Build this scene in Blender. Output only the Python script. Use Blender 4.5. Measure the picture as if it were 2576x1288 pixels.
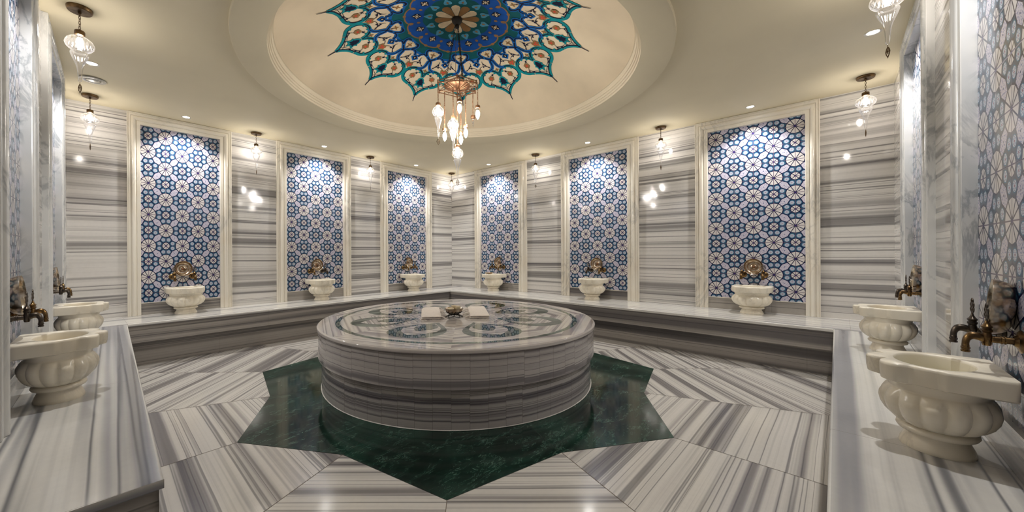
import bpy, math, random
from math import sin, cos, pi, radians, sqrt, atan2, hypot
from mathutils import Vector, Matrix
from mathutils.geometry import tessellate_polygon

random.seed(7)
for o in list(bpy.data.objects):
    bpy.data.objects.remove(o)
SC = bpy.context.scene
COL = SC.collection

# ------------------------------------------------------------------ camera
# room frame: origin is the far corner, +x runs along the left wall, +y along the right wall
cam_data = bpy.data.cameras.new('camera')
cam = bpy.data.objects.new('camera', cam_data)
COL.objects.link(cam)
fwd = Vector((.7273, .6895, 0)).normalized()
right = Vector((fwd.y, -fwd.x, 0))
roll = 0.0048
up = Vector((0, 0, 1))
r2 = (right * cos(roll) - up * sin(roll)).normalized()
u2 = r2.cross(fwd).normalized()
mat = Matrix((r2, u2, -fwd)).transposed().to_4x4()
mat.translation = Vector((-5.1074, -5.3590, 1.1))
cam.matrix_world = mat
cam_data.sensor_width = 36
cam_data.lens = 933.7 / 2576 * 36
cam_data.shift_x = (1288 - 1183.8) / 2576
cam_data.shift_y = -(644 - 634.9) / 2576
cam_data.clip_start = .02
SC.camera = cam
CAMPOS = Vector((-5.1074, -5.3590, 1.1))

# ------------------------------------------------------------------ world, colour, exposure
world = bpy.data.worlds.new('world')
SC.world = world
world.use_nodes = True
world.node_tree.nodes['Background'].inputs[0].default_value = (1, .95, .88, 1)
world.node_tree.nodes['Background'].inputs[1].default_value = .02
SC.view_settings.view_transform = 'Standard'
SC.view_settings.look = 'None'
SC.view_settings.gamma = 1
SC.view_settings.use_curve_mapping = False
SC.view_settings.exposure = 0.88
cy = SC.cycles
cy.use_denoising = True
cy.max_bounces = 8
cy.diffuse_bounces = 4
cy.glossy_bounces = 3
cy.transmission_bounces = 2
cy.transparent_max_bounces = 8
cy.caustics_reflective = False
cy.caustics_refractive = False
cy.sample_clamp_indirect = 4
cy.use_light_tree = True

SPOT_W = 39.0
BULB_E = 92.0
DROP_E = 120.0

# heights
ZB, ZC = .432, 2.635        # bench top, ceiling
DOME = Vector((-2.708, -2.926, 0))
TAB = Vector((-2.678, -2.8845, 0))


def spot(x, y, power=SPOT_W, size=128, col=(1, .98, .955)):
    l = bpy.data.lights.new('downlight_beam', 'SPOT')
    l.energy = power
    l.color = col
    l.spot_size = radians(size)
    l.spot_blend = .75
    l.shadow_soft_size = .03
    o = bpy.data.objects.new('downlight_beam', l)
    o.location = (x, y, ZC - .012)
    COL.objects.link(o)
    return o


# ------------------------------------------------------------------ node helpers
def srgb(r, g, b):
    def f(c):
        c /= 255.
        return c / 12.92 if c <= .04045 else ((c + .055) / 1.055) ** 2.4
    return (f(r), f(g), f(b), 1)


class NT:
    def __init__(s, name):
        s.m = bpy.data.materials.new(name)
        s.m.use_nodes = True
        s.t = s.m.node_tree
        s.n = s.t.nodes
        s.bsdf = s.n['Principled BSDF']
        s.out = s.n['Material Output']

    def new(s, t, **k):
        n = s.n.new(t)
        for a, v in k.items():
            setattr(n, a, v)
        return n

    def link(s, a, b):
        s.t.links.new(a, b)

    def put(s, sock, v):
        if isinstance(v, (int, float)):
            if sock.type == 'RGBA' or sock.type == 'VECTOR':
                sock.default_value = (v, v, v, 1) if sock.type == 'RGBA' else (v, v, v)
            else:
                sock.default_value = v
        elif isinstance(v, (tuple, list)):
            sock.default_value = tuple(v) if sock.type == 'RGBA' else tuple(v)[:3]
        elif isinstance(v, X):
            s.link(v.s, sock)
        else:
            s.link(v, sock)

    def math(s, op, *a, clamp=False):
        n = s.new('ShaderNodeMath', operation=op, use_clamp=clamp)
        for i, v in enumerate(a):
            s.put(n.inputs[i], v)
        return X(s, n.outputs[0])

    def mix(s, f, a, b, mode='MIX'):
        n = s.new('ShaderNodeMix', data_type='RGBA', blend_type=mode)
        s.put(n.inputs[0], f)
        s.put(n.inputs[6], a)
        s.put(n.inputs[7], b)
        return n.outputs[2]

    def step(s, v, lo, hi):
        n = s.new('ShaderNodeMapRange', interpolation_type='SMOOTHSTEP')
        s.put(n.inputs[0], v)
        n.inputs[1].default_value = lo
        n.inputs[2].default_value = hi
        return X(s, n.outputs[0])

    def noise(s, vec, scale=1, detail=2, rough=.5, dist=0, dims='3D'):
        n = s.new('ShaderNodeTexNoise', noise_dimensions=dims)
        s.put(n.inputs['Vector'], vec)
        n.inputs['Scale'].default_value = scale
        n.inputs['Detail'].default_value = detail
        n.inputs['Roughness'].default_value = rough
        n.inputs['Distortion'].default_value = dist
        return n.outputs[0]

    def ramp(s, f, stops):
        n = s.new('ShaderNodeValToRGB')
        s.put(n.inputs[0], f)
        cr = n.color_ramp
        while len(cr.elements) < len(stops):
            cr.elements.new(.5)
        for e, (p, c) in zip(cr.elements, stops):
            e.position = p
            e.color = c
        return n.outputs[0]

    def uv(s):
        n = s.new('ShaderNodeUVMap')
        sp = s.new('ShaderNodeSeparateXYZ')
        s.link(n.outputs[0], sp.inputs[0])
        return X(s, sp.outputs[0]), X(s, sp.outputs[1])

    def obj(s):
        return s.new('ShaderNodeTexCoord').outputs['Object']

    def vec(s, x, y, z=0.):
        n = s.new('ShaderNodeCombineXYZ')
        s.put(n.inputs[0], x)
        s.put(n.inputs[1], y)
        s.put(n.inputs[2], z)
        return n.outputs[0]

    def finish(s, col=None, rough=None, metal=0, spec=.5, coat=0, bump=None, bstr=.1, bdist=.002, sss=0):
        b = s.bsdf
        if col is not None:
            s.put(b.inputs['Base Color'], col)
        if rough is not None:
            s.put(b.inputs['Roughness'], rough)
        b.inputs['Metallic'].default_value = metal
        b.inputs['Specular IOR Level'].default_value = spec
        b.inputs['Coat Weight'].default_value = coat
        b.inputs['Coat Roughness'].default_value = .03
        if bump is not None:
            n = s.new('ShaderNodeBump')
            n.inputs['Strength'].default_value = bstr
            n.inputs['Distance'].default_value = bdist
            s.put(n.inputs['Height'], bump)
            s.link(n.outputs[0], b.inputs['Normal'])
        return s.m


class X:
    def __init__(s, nt, sock):
        s.nt = nt
        s.s = sock

    def _b(s, op, o, r=False):
        return s.nt.math(op, o, s) if r else s.nt.math(op, s, o)

    def __add__(s, o): return s._b('ADD', o)
    def __radd__(s, o): return s._b('ADD', o)
    def __sub__(s, o): return s._b('SUBTRACT', o)
    def __rsub__(s, o): return s._b('SUBTRACT', o, True)
    def __mul__(s, o): return s._b('MULTIPLY', o)
    def __rmul__(s, o): return s._b('MULTIPLY', o)
    def __truediv__(s, o): return s._b('DIVIDE', o)
    def min(s, o): return s._b('MINIMUM', o)
    def max(s, o): return s._b('MAXIMUM', o)
    def abs(s): return s.nt.math('ABSOLUTE', s)
    def lt(s, o): return s._b('LESS_THAN', o)
    def gt(s, o): return s._b('GREATER_THAN', o)


MATS = {}


def marmara(name, light=(212, 207, 198), mid=(150, 143, 138), dark=(86, 82, 84), bands=7., jointu=0., jointv=0.,
            rough=.09, coat=0., contrast=1., warm=0.):
    """banded grey and white marble, v of the UV map runs across the bands in metres"""
    n = NT(name)
    u, v = n.uv()
    wob = X(n, n.noise(n.vec(u * .8, v * .8), 1.0, 3))
    vv = v + (wob - .5) * .02
    A = n.noise(n.vec(u * .05, vv * bands), 1, 3, .58)
    Bn = n.noise(n.vec(u * .12, vv * bands * 5.5 + 31.), 1, 3, .6)
    Cn = n.noise(n.vec(u * .05, vv * bands * 1.9 + 77.), 1, 2, .4)
    gr = n.noise(n.obj(), 42, 3)
    c = n.ramp(A, [(.30, srgb(*[m * .90 for m in mid])), (.40, srgb(*mid)), (.475, srgb(*[l * .97 for l in light])), (.58, srgb(*light)),
                   (.64, srgb(*[(l + m) / 2 for l, m in zip(light, mid)])), (.72, srgb(*mid))])
    fine = n.step(Bn, .46, .78)
    c = n.mix(fine * (.42 * contrast), c, srgb(*mid))
    line = 1. - n.step((X(n, Cn) - .47).abs(), .0, .030)
    c = n.mix(line * (.66 * contrast), c, srgb(*dark))
    hue = n.noise(n.vec(u * .5, v * 2.4 + 9.), 1, 2)
    c = n.mix(n.step(hue, .35, .75) * .35, c, (.97, .94, .96, 1), 'MULTIPLY')
    c = n.mix(n.step(gr, .3, .8) * .12, c, (.7, .7, .72, 1), 'MULTIPLY')
    if jointu:
        f = n.math('PINGPONG', u, jointu / 2)
        c = n.mix(f.lt(.0011) * .55, c, srgb(92, 84, 76))
    if jointv:
        f = n.math('PINGPONG', v, jointv / 2)
        c = n.mix(f.lt(.0011) * .55, c, srgb(92, 84, 76))
    sm = n.noise(n.obj(), 5, 3)
    rg = n.step(sm, .3, .7) * .05 + rough
    return n.finish(c, rg, coat=coat)


def white_marble(name, base=(222, 217, 206), vein=(150, 150, 148), tint=(214, 198, 176), rough=.12, amt=.5, scale=1.):
    n = NT(name)
    p = n.obj()
    mp = n.new('ShaderNodeMapping')
    mp.inputs['Scale'].default_value = (1., 1., .45)
    mp.inputs['Rotation'].default_value = (.5, .3, .4)
    n.link(p, mp.inputs[0])
    a = n.noise(mp.outputs[0], 5 * scale, 6, .62, 1.2)
    b = n.noise(mp.outputs[0], 2.2 * scale, 3, .5, .6)
    c2 = n.noise(p, 3.1 * scale, 2)
    vm = (1. - n.step((X(n, a) - .5).abs(), .0, .06)) * n.step(b, .42, .62)
    c = n.mix(n.step(c2, .4, .75) * .5, srgb(*base), srgb(*tint))
    c = n.mix(n.step(b, .45, .8) * (.5 * amt), c, srgb(*vein))
    c = n.mix(vm * amt, c, srgb(*vein))
    return n.finish(c, rough)


def tile_mat(name='iznik_tile'):
    n = NT(name)
    u, v = n.uv()
    # glazed tiles laid one wheel per tile: fold the checkerboard of large and small wheels
    x = n.math('PINGPONG', u, 1.)
    y = n.math('PINGPONG', v, 1.)
    fl = (x + y).gt(1.)
    x1 = x + fl * (1. - y - x)
    y1 = y + fl * (1. - x - y)
    X0 = x1.max(y1)
    Y0 = x1.min(y1)
    gx = x.min(1. - x).min(y.min(1. - y))      # distance to grout lines through wheel centres
    Rb, Rs = .445, .245

    def seg(ax, ay, bx, by):
        dx, dy = bx - ax, by - ay
        L2 = dx * dx + dy * dy
        px, py = X0 - ax, Y0 - ay
        h = n.math('MULTIPLY', px * dx + py * dy, 1. / L2, clamp=True)
        ex, ey = px - h * dx, py - h * dy
        return n.math('SQRT', ex * ex + ey * ey)
    b0 = (Rb, 0.)
    b30 = (Rb * cos(pi / 6), Rb * sin(pi / 6))
    b60 = (Rb * cos(pi / 3), Rb * sin(pi / 3))
    s180 = (1 - Rs, 0.)
    s135 = (1 - Rs * cos(pi / 4), Rs * sin(pi / 4))
    P = (1 - .50 * cos(pi / 4), .50 * sin(pi / 4))
    rb = n.math('SQRT', X0 * X0 + Y0 * Y0)
    xs = 1. - X0
    rs = n.math('SQRT', xs * xs + Y0 * Y0)
    d_thick = seg(*b0, *b30).min(seg(*b30, *b60)).min(seg(*s180, *s135)).min(seg(*s135, *P)).min(seg(*b30, *P))
    d_sp = seg(0, 0, *b30).min(seg(*s135, 1, 0))
    axis = Y0
    # inside tests for the dodecagon and octagon
    c15, s15 = cos(radians(15)), sin(radians(15))
    dode = (X0 * c15 + Y0 * s15).max((X0 + Y0) * cos(pi / 4)) - Rb * c15
    c22, s22 = cos(pi / 8), sin(pi / 8)
    octo = (xs * c22 + Y0 * s22) - Rs * c22
    wheel = dode.lt(0.).max(octo.lt(0.))
    boatd = (X0 - .5) * cos(pi / 4) + (Y0 - .5) * cos(pi / 4)
    # boat: the region beyond the line b30-P
    ex, ey = P[0] - b30[0], P[1] - b30[1]
    boat = ((Y0 - b30[1]) * ex - (X0 - b30[0]) * ey).gt(0.) * (1. - wheel)
    # rosette in each five-sided tile
    cx, cyy = .606, .158
    qx, qy = X0 - cx, Y0 - cyy
    rq = n.math('SQRT', qx * qx + qy * qy)
    aq = n.math('ARCTAN2', qy, qx)
    pet = n.math('COSINE', aq * 6.)
    navy = srgb(24, 24, 66)
    teal = srgb(48, 84, 112)
    white = srgb(216, 211, 209)
    col = n.mix(wheel, teal, white)
    disc = rq.lt(.114)
    col = n.mix(disc * (1. - wheel) * (1. - boat), col, srgb(192, 200, 212))
    ring = (1. - n.step((rq - .114).abs(), .004, .012)) * (1. - wheel) * (1. - boat)
    col = n.mix(ring, col, srgb(66, 124, 158))
    fd = (rq - (.064 + pet * .024)).abs()
    col = n.mix((1. - n.step(fd, .006, .015)) * (1. - wheel) * (1. - boat) * .85, col, srgb(96, 104, 146))
    col = n.mix(rq.lt(.024) * (1. - wheel), col, srgb(150, 110, 130))
    # boat tile, mauve ground with small blue sprigs
    sp = n.noise(n.vec(u * 24., v * 24.), 1, 1)
    bt = n.mix(n.step(sp, .52, .62) * .65, srgb(206, 200, 214), srgb(96, 110, 160))
    bx_ = (X0 - .5)
    by_ = (Y0 - .5)
    rc = n.math('SQRT', bx_ * bx_ + by_ * by_)
    bt = n.mix(rc.lt(.022), bt, srgb(40, 60, 120))
    col = n.mix(boat, col, bt)
    col = n.mix((1. - n.step(d_thick, .017, .026)), col, navy)
    col = n.mix((1. - n.step(d_sp, .015, .023)) * wheel, col, navy)
    col = n.mix((1. - n.step(axis, .009, .017)), col, srgb(62, 48, 96))
    col = n.mix((1. - n.step(gx, .004, .009)), col, srgb(112, 88, 104))
    hub = (1. - n.step(rb, .026, .040)).max(1. - n.step(rs, .018, .030))
    col = n.mix(hub, col, srgb(44, 30, 120))
    hgt = n.step(gx, .002, .012)
    return n.finish(col, .10, bump=hgt, bstr=.25, bdist=.0015)


def green_marble(name='green_marble', base=(28, 54, 45), light=(118, 146, 132), rough=.09, lift=0.):
    n = NT(name)
    p = n.obj()
    mp = n.new('ShaderNodeMapping')
    mp.inputs['Rotation'].default_value = (0, 0, 2.2)
    mp.inputs['Scale'].default_value = (1., 2.4, 1.)
    n.link(p, mp.inputs[0])
    a = n.noise(mp.outputs[0], 3, 8, .7, 1.6)
    b = n.noise(mp.outputs[0], 10, 9, .72, 2.4)
    d = n.noise(p, 2.2, 3)
    c = n.mix(n.step(a, .38, .68), srgb(*[v * .55 for v in base]), srgb(*base))
    c = n.mix(n.step(d, .4, .7) * .5, c, srgb(*[v * 1.5 for v in base]))
    vn = (1. - n.step((X(n, b) - .56).abs(), .0, .035)) * n.step(a, .46, .66)
    c = n.mix(vn * .75, c, srgb(*light))
    wv = n.step(b, .62, .70) * n.step(d, .42, .6)
    c = n.mix(wv * .7, c, srgb(150, 168, 158))
    return n.finish(c, rough)


def plain(name, rgb, rough=.5, metal=0., spec=.5, var=.12, scale=9., bstr=0., coat=0.):
    n = NT(name)
    a = n.noise(n.obj(), scale, 4)
    c = n.mix(n.step(a, .3, .75), srgb(*rgb), srgb(*[v * (1 - var) for v in rgb]))
    return n.finish(c, rough, metal, spec, coat=coat, bump=(a if bstr else None), bstr=bstr or .1, bdist=.001)


def metal_mat(name, a, b, rough=.3, hammered=0.):
    n = NT(name)
    p = n.obj()
    q = n.noise(p, 28, 4)
    c = n.mix(n.step(q, .35, .65), srgb(*a), srgb(*b))
    if hammered:
        vo = n.new('ShaderNodeTexVoronoi')
        vo.inputs['Scale'].default_value = 70
        n.link(p, vo.inputs['Vector'])
        return n.finish(c, rough, 1., bump=vo.outputs['Distance'], bstr=hammered, bdist=.004)
    return n.finish(c, n.step(q, .3, .7) * .15 + rough, 1.)


def emit(name, rgb, e):
    n = NT(name)
    em = n.new('ShaderNodeEmission')
    em.inputs[0].default_value = rgb
    em.inputs[1].default_value = e
    n.link(em.outputs[0], n.out.inputs[0])
    return n.m


def glass_mat(name='ribbed_glass'):
    """thin blown glass: clear seen face on, whiter and shinier towards its edges"""
    n = NT(name)
    lw = n.new('ShaderNodeLayerWeight')
    lw.inputs[0].default_value = .35
    tr = n.new('ShaderNodeBsdfTransparent')
    tr.inputs[0].default_value = (.97, .97, .98, 1)
    tl = n.new('ShaderNodeBsdfTranslucent')
    tl.inputs[0].default_value = (.95, .93, .93, 1)
    gl = n.new('ShaderNodeBsdfGlossy')
    gl.inputs['Roughness'].default_value = .06
    m1 = n.new('ShaderNodeMixShader')
    f = n.step(lw.outputs['Facing'], .15, .95) * .20 + .03
    n.link(f.s, m1.inputs[0])
    n.link(tr.outputs[0], m1.inputs[1])
    n.link(tl.outputs[0], m1.inputs[2])
    m2 = n.new('ShaderNodeMixShader')
    f2 = n.step(lw.outputs['Fresnel'], .0, 1.) * .75 + .06
    n.link(f2.s, m2.inputs[0])
    n.link(m1.outputs[0], m2.inputs[1])
    n.link(gl.outputs[0], m2.inputs[2])
    n.link(m2.outputs[0], n.out.inputs[0])
    return n.m


M = dict(
    wall=marmara('banded_wall_marble', light=(222, 219, 214), mid=(150, 147, 145), dark=(90, 87, 90), bands=6.6, contrast=1.15, rough=.05),
    bench=marmara('banded_bench_marble', light=(224, 222, 216), mid=(158, 158, 160), dark=(92, 94, 104), bands=7.5, jointu=1.24, rough=.10),
    nbench=marmara('banded_near_bench_marble', light=(222, 221, 216), mid=(146, 147, 152), dark=(72, 76, 88), bands=4.6, jointu=1.24, rough=.10, contrast=1.2),
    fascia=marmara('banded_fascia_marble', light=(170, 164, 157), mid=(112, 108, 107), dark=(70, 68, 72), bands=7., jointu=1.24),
    floor=marmara('banded_floor_marble', light=(208, 204, 197), mid=(137, 133, 131), dark=(80, 78, 82), bands=9.5, jointv=.41, rough=.12),
    drum=marmara('banded_table_marble', light=(188, 182, 178), mid=(126, 121, 123), dark=(66, 62, 70), bands=13., jointu=.118),
    top=marmara('banded_top_marble', light=(212, 206, 199), mid=(146, 138, 140), dark=(84, 78, 86), bands=8., rough=.03),
    white=white_marble('white_marble', base=(234, 228, 215), tint=(228, 216, 196), amt=.36, rough=.09),
    cool=white_marble('cool_white_marble', base=(222, 222, 220), tint=(206, 208, 208), vein=(134, 140, 146), amt=.6, scale=1.3),
    basin=white_marble('basin_marble', base=(240, 232, 214), vein=(186, 178, 164), tint=(230, 216, 190), rough=.26, amt=.28, scale=1.7),
    tile=tile_mat(),
    green=green_marble(),
    inlay=green_marble('green_inlay_marble', base=(66, 84, 72), light=(112, 128, 116), rough=.03),
    ceil=plain('ceiling_plaster', (228, 217, 188), .75, spec=.2, var=.03, scale=1.3),
    dome=plain('dome_plaster', (232, 214, 184), .8, spec=.2, var=.06, scale=2.2),
    rimp=plain('cornice_plaster', (234, 222, 198), .7, spec=.2, var=.03, scale=3),
    bronze=metal_mat('aged_bronze', (116, 94, 68), (82, 64, 46), .32),
    brass=metal_mat('aged_brass', (150, 120, 78), (92, 72, 50), .22),
    iron=metal_mat('dark_pewter', (108, 98, 88), (66, 60, 54), .28),
    copper=metal_mat('brushed_copper', (178, 136, 104), (142, 104, 78), .38),
    tin=metal_mat('hammered_tinned_copper', (218, 208, 192), (174, 152, 126), .26, .12),
    glass=glass_mat(),
    bulb=emit('lamp_filament_glow', (1, .93, .84, 1), BULB_E),
    dbulb=emit('candle_bulb_glow', (1, .95, .88, 1), DROP_E),
    led=emit('downlight_glow', (1, .97, .93, 1), 14.),
    chrome=plain('satin_steel', (200, 200, 196), .25, 1., var=.1),
    towel=plain('peshtemal_cotton', (246, 238, 231), .9, spec=.1, var=.04, scale=60, bstr=.3),
    soap=plain('olive_soap', (240, 222, 186), .55, spec=.4, var=.10, scale=18),
    black=plain('black_iron', (36, 30, 28), .4, spec=.5, var=.2),
    water=plain('basin_water', (196, 196, 172), .02, spec=.6, var=.02),
)


def flat(name, rgb, rough=.75):
    return plain(name, rgb, rough, spec=.2, var=.10, scale=14)


PT = [flat('paint_teal', (8, 92, 100)), flat('paint_royal_blue', (14, 82, 168)), flat('paint_sea_green', (4, 140, 148)),
      flat('paint_blue_line', (18, 104, 182)), flat('paint_navy', (14, 22, 52)), flat('paint_brown', (152, 114, 72)),
      flat('paint_red', (232, 66, 56)), flat('paint_sky_blue', (84, 164, 200)), flat('paint_cream', (236, 216, 180))]
TEAL, ROYAL, SEA, BLUE, NAVY, BROWN, RED, SKY, CREAM = range(9)


# ------------------------------------------------------------------ mesh helpers
class MB:
    def __init__(s):
        s.v = []
        s.f = []
        s.mi = []
        s.uv = []

    def face(s, pts, uvs=None, mi=0):
        i = len(s.v)
        s.v += [tuple(p) for p in pts]
        s.f.append(list(range(i, i + len(pts))))
        s.mi.append(mi)
        s.uv.append(uvs or [(0, 0)] * len(pts))

    def grid(s, rows, closed=True, mi=0, us=None, vs=None):
        """rows: list of equal-length point rings"""
        i = len(s.v)
        n = len(rows[0])
        for r in rows:
            s.v += [tuple(p) for p in r]
        for a in range(len(rows) - 1):
            for b in range(n if closed else n - 1):
                c = (b + 1) % n
                s.f.append([i + a * n + b, i + a * n + c, i + (a + 1) * n + c, i + (a + 1) * n + b])
                s.mi.append(mi)
                if us is not None:
                    u0, u1 = us[b], us[b + 1]
                    s.uv.append([(u0, vs[a]), (u1, vs[a]), (u1, vs[a + 1]), (u0, vs[a + 1])])
                else:
                    s.uv.append([(0, 0)] * 4)

    def cap(s, ring, mi=0, flip=False):
        i = len(s.v)
        s.v += [tuple(p) for p in ring]
        f = list(range(i, i + len(ring)))
        s.f.append(f[::-1] if flip else f)
        s.mi.append(mi)
        s.uv.append([(0, 0)] * len(ring))

    def box(s, a, b, mi=0, T=None, uvm=None):
        x0, y0, z0 = a
        x1, y1, z1 = b
        c = [(x0, y0, z0), (x1, y0, z0), (x1, y1, z0), (x0, y1, z0), (x0, y0, z1), (x1, y0, z1), (x1, y1, z1), (x0, y1, z1)]
        for q in ((3, 2, 1, 0), (4, 5, 6, 7), (0, 1, 5, 4), (1, 2, 6, 5), (2, 3, 7, 6), (3, 0, 4, 7)):
            P = [c[k] for k in q]
            uvs = [uvm(p) for p in P] if uvm else None
            if T:
                P = [T(p) for p in P]
            s.face(P, uvs, mi)

    def lathe(s, prof, n=24, c=(0, 0, 0), mi=0, mod=None, capb=False, capt=False, T=None):
        rows = []
        for r, z in prof:
            row = []
            for k in range(n):
                a = 2 * pi * k / n
                rr = r * (mod(a, r, z) if mod else 1)
                p = (c[0] + rr * cos(a), c[1] + rr * sin(a), c[2] + z)
                row.append(T(p) if T else p)
            rows.append(row)
        s.grid(rows, mi=mi)
        if capb:
            s.cap(rows[0], mi, True)
        if capt:
            s.cap(rows[-1], mi)

    def tube(s, pts, r, n=8, mi=0, closed=False, caps=True):
        pts = [Vector(p) for p in pts]
        m = len(pts)
        rows = []
        prev = None
        for i, p in enumerate(pts):
            if closed:
                t = (pts[(i + 1) % m] - pts[i - 1])
            else:
                t = pts[min(i + 1, m - 1)] - pts[max(i - 1, 0)]
            t.normalize()
            if prev is None:
                a = Vector((0, 0, 1)) if abs(t.z) < .9 else Vector((1, 0, 0))
                x = t.cross(a).normalized()
            else:
                x = (prev - t * prev.dot(t)).normalized()
            prev = x
            y = t.cross(x)
            rr = r[i] if isinstance(r, (list, tuple)) else r
            rows.append([p + x * (rr * cos(2 * pi * k / n)) + y * (rr * sin(2 * pi * k / n)) for k in range(n)])
        if closed:
            rows.append(rows[0])
        s.grid(rows, mi=mi)
        if caps and not closed:
            s.cap(rows[0], mi, True)
            s.cap(rows[-1], mi)

    def poly(s, pts2, z=0., mi=0, uvf=None, T=None):
        tr = tessellate_polygon([[Vector((p[0], p[1], 0)) for p in pts2]])
        for t in tr:
            P = [(pts2[k][0], pts2[k][1], z) for k in t]
            a, b, c = P
            if (b[0] - a[0]) * (c[1] - a[1]) - (b[1] - a[1]) * (c[0] - a[0]) < 0:
                P = P[::-1]
            s.face([T(p) for p in P] if T else P, [uvf(p) for p in P] if uvf else None, mi)

    def build(s, name, mats, parent=None, smooth=35, merge=True, loc=None):
        me = bpy.data.meshes.new(name)
        me.from_pydata(s.v, [], s.f)
        if not isinstance(mats, (list, tuple)):
            mats = [mats]
        for m in mats:
            me.materials.append(m)
        me.polygons.foreach_set('material_index', s.mi)
        uvl = me.uv_layers.new(name='UVMap')
        flat_ = [c for f in s.uv for uv in f for c in uv]
        uvl.data.foreach_set('uv', flat_)
        me.update()
        if merge:
            import bmesh
            bm = bmesh.new()
            bm.from_mesh(me)
            bmesh.ops.remove_doubles(bm, verts=bm.verts, dist=1e-5)
            bm.to_mesh(me)
            bm.free()
        if smooth:
            me.polygons.foreach_set('use_smooth', [True] * len(me.polygons))
            me.set_sharp_from_angle(angle=radians(smooth))
        o = bpy.data.objects.new(name, me)
        COL.objects.link(o)
        if parent:
            o.parent = parent
        if loc:
            o.location = loc
        return o


def thing(name, label, cat, loc=(0, 0, 0), rz=0., group=None):
    o = bpy.data.objects.new(name, None)
    o.empty_display_size = .1
    COL.objects.link(o)
    o.location = loc
    o.rotation_euler = (0, 0, rz)
    return tag(o, label, cat, group)


def tag(o, label, cat, group=None):
    o['label'] = label
    o['category'] = cat
    if group:
        o['group'] = group
    return o


def struct(o):
    o['kind'] = 'structure'
    return o


KIDS = {}


def copy_tree(o, loc=None, rz=None, label=None, group=None, parent=None):
    c = o.copy()
    COL.objects.link(c)
    c.parent = parent
    if loc is not None:
        c.location = loc
    if rz is not None:
        c.rotation_euler = (0, 0, rz)
    if label:
        c['label'] = label
    if group:
        c['group'] = group
    for ch in [x for x in list(bpy.data.objects) if x.parent is o]:
        copy_tree(ch, parent=c)
    return c


# ------------------------------------------------------------------ wall frames
class Wall:
    """s runs away from the corner along the wall, off is towards the room, z up"""
    def __init__(s, org, d, n):
        s.o = Vector((org[0], org[1], 0))
        s.d = Vector((d[0], d[1], 0)).normalized()
        s.n = Vector((n[0], n[1], 0)).normalized()
        s.rz = atan2(-s.n.x, s.n.y) + pi      # local -y points into the room

    def p(s, a, off, z=0.):
        q = s.o + s.d * a + s.n * off
        return (q.x, q.y, z)

    def T(s):
        return lambda q: s.p(q[0], q[1], q[2])


WL = Wall((0, 0), (-1, 0), (0, -1))
WR = Wall((0, 0), (0, -1), (-1, 0))
RN = Wall((0, -5.798), (-1, .021), (.021, 1))
LN = Wall((-5.15, 0), (-.0425, -1), (1, -.0425))
WO, TO = -.042, -.054          # wall face and tile face behind the frame front

NICHES = {
    'L': (WL, [(.501, .626, 1.478, 1.619), (2.164, 2.287, 3.127, 3.257), (3.787, 3.910, 4.644, 4.754)]),
    'R': (WR, [(.610, .746, 1.620, 1.782), (2.429, 2.561, 3.435, 3.585), (4.244, 4.374, 5.233, 5.345)]),
    'A': (RN, [(.84, 1.0, 1.80, 1.96), (2.55, 2.726, 3.50, 3.66)]),
    'B': (LN, [(.69, .86, 1.66, 1.80), (2.27, 2.465, 3.09, 3.24)]),
}
ENDS = {'L': 5.30, 'R': 5.90, 'A': 5.55, 'B': 5.95}
WNAME = {'L': 'wall_left', 'R': 'wall_right', 'A': 'wall_near_right', 'B': 'wall_near_left'}

# ------------------------------------------------------------------ floor
fl = MB()
AX0 = radians(-136.5)
TIPS = {}
tips_meas = {0: (-3.942, -1.589), 1: (-4.48, -2.882), 2: (-3.989, -4.146), 3: (-2.694, -4.721), 4: (-1.403, -4.208)}
inn_meas = {0: (-4.102, -2.274), 1: (-4.123, -3.458), 2: (-3.292, -4.319), 3: (-2.087, -4.35)}
# tips are 45 degrees apart, the camera-side tip is number 2
cx0, cy0 = -2.671, -2.899
tip = []
inn = []
for k in range(8):
    a = AX0 + (k - 2) * pi / 4
    if k in tips_meas:
        tip.append(tips_meas[k])
    else:
        tip.append((cx0 + 1.816 * cos(a), cy0 + 1.816 * sin(a)))
    a += pi / 8
    if k in inn_meas:
        inn.append(inn_meas[k])
    else:
        inn.append((cx0 + 1.558 * cos(a), cy0 + 1.558 * sin(a)))
FX0, FX1, FY0, FY1 = -5.6, .3, -6.1, .3


def clip_half(poly, nx, ny, c):
    """keep nx*x+ny*y<=c"""
    out = []
    for i in range(len(poly)):
        a, b = poly[i], poly[(i + 1) % len(poly)]
        da, db = nx * a[0] + ny * a[1] - c, nx * b[0] + ny * b[1] - c
        if da <= 0:
            out.append(a)
        if da * db < 0:
            t = da / (da - db)
            out.append((a[0] + (b[0] - a[0]) * t, a[1] + (b[1] - a[1]) * t))
    return out


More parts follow.
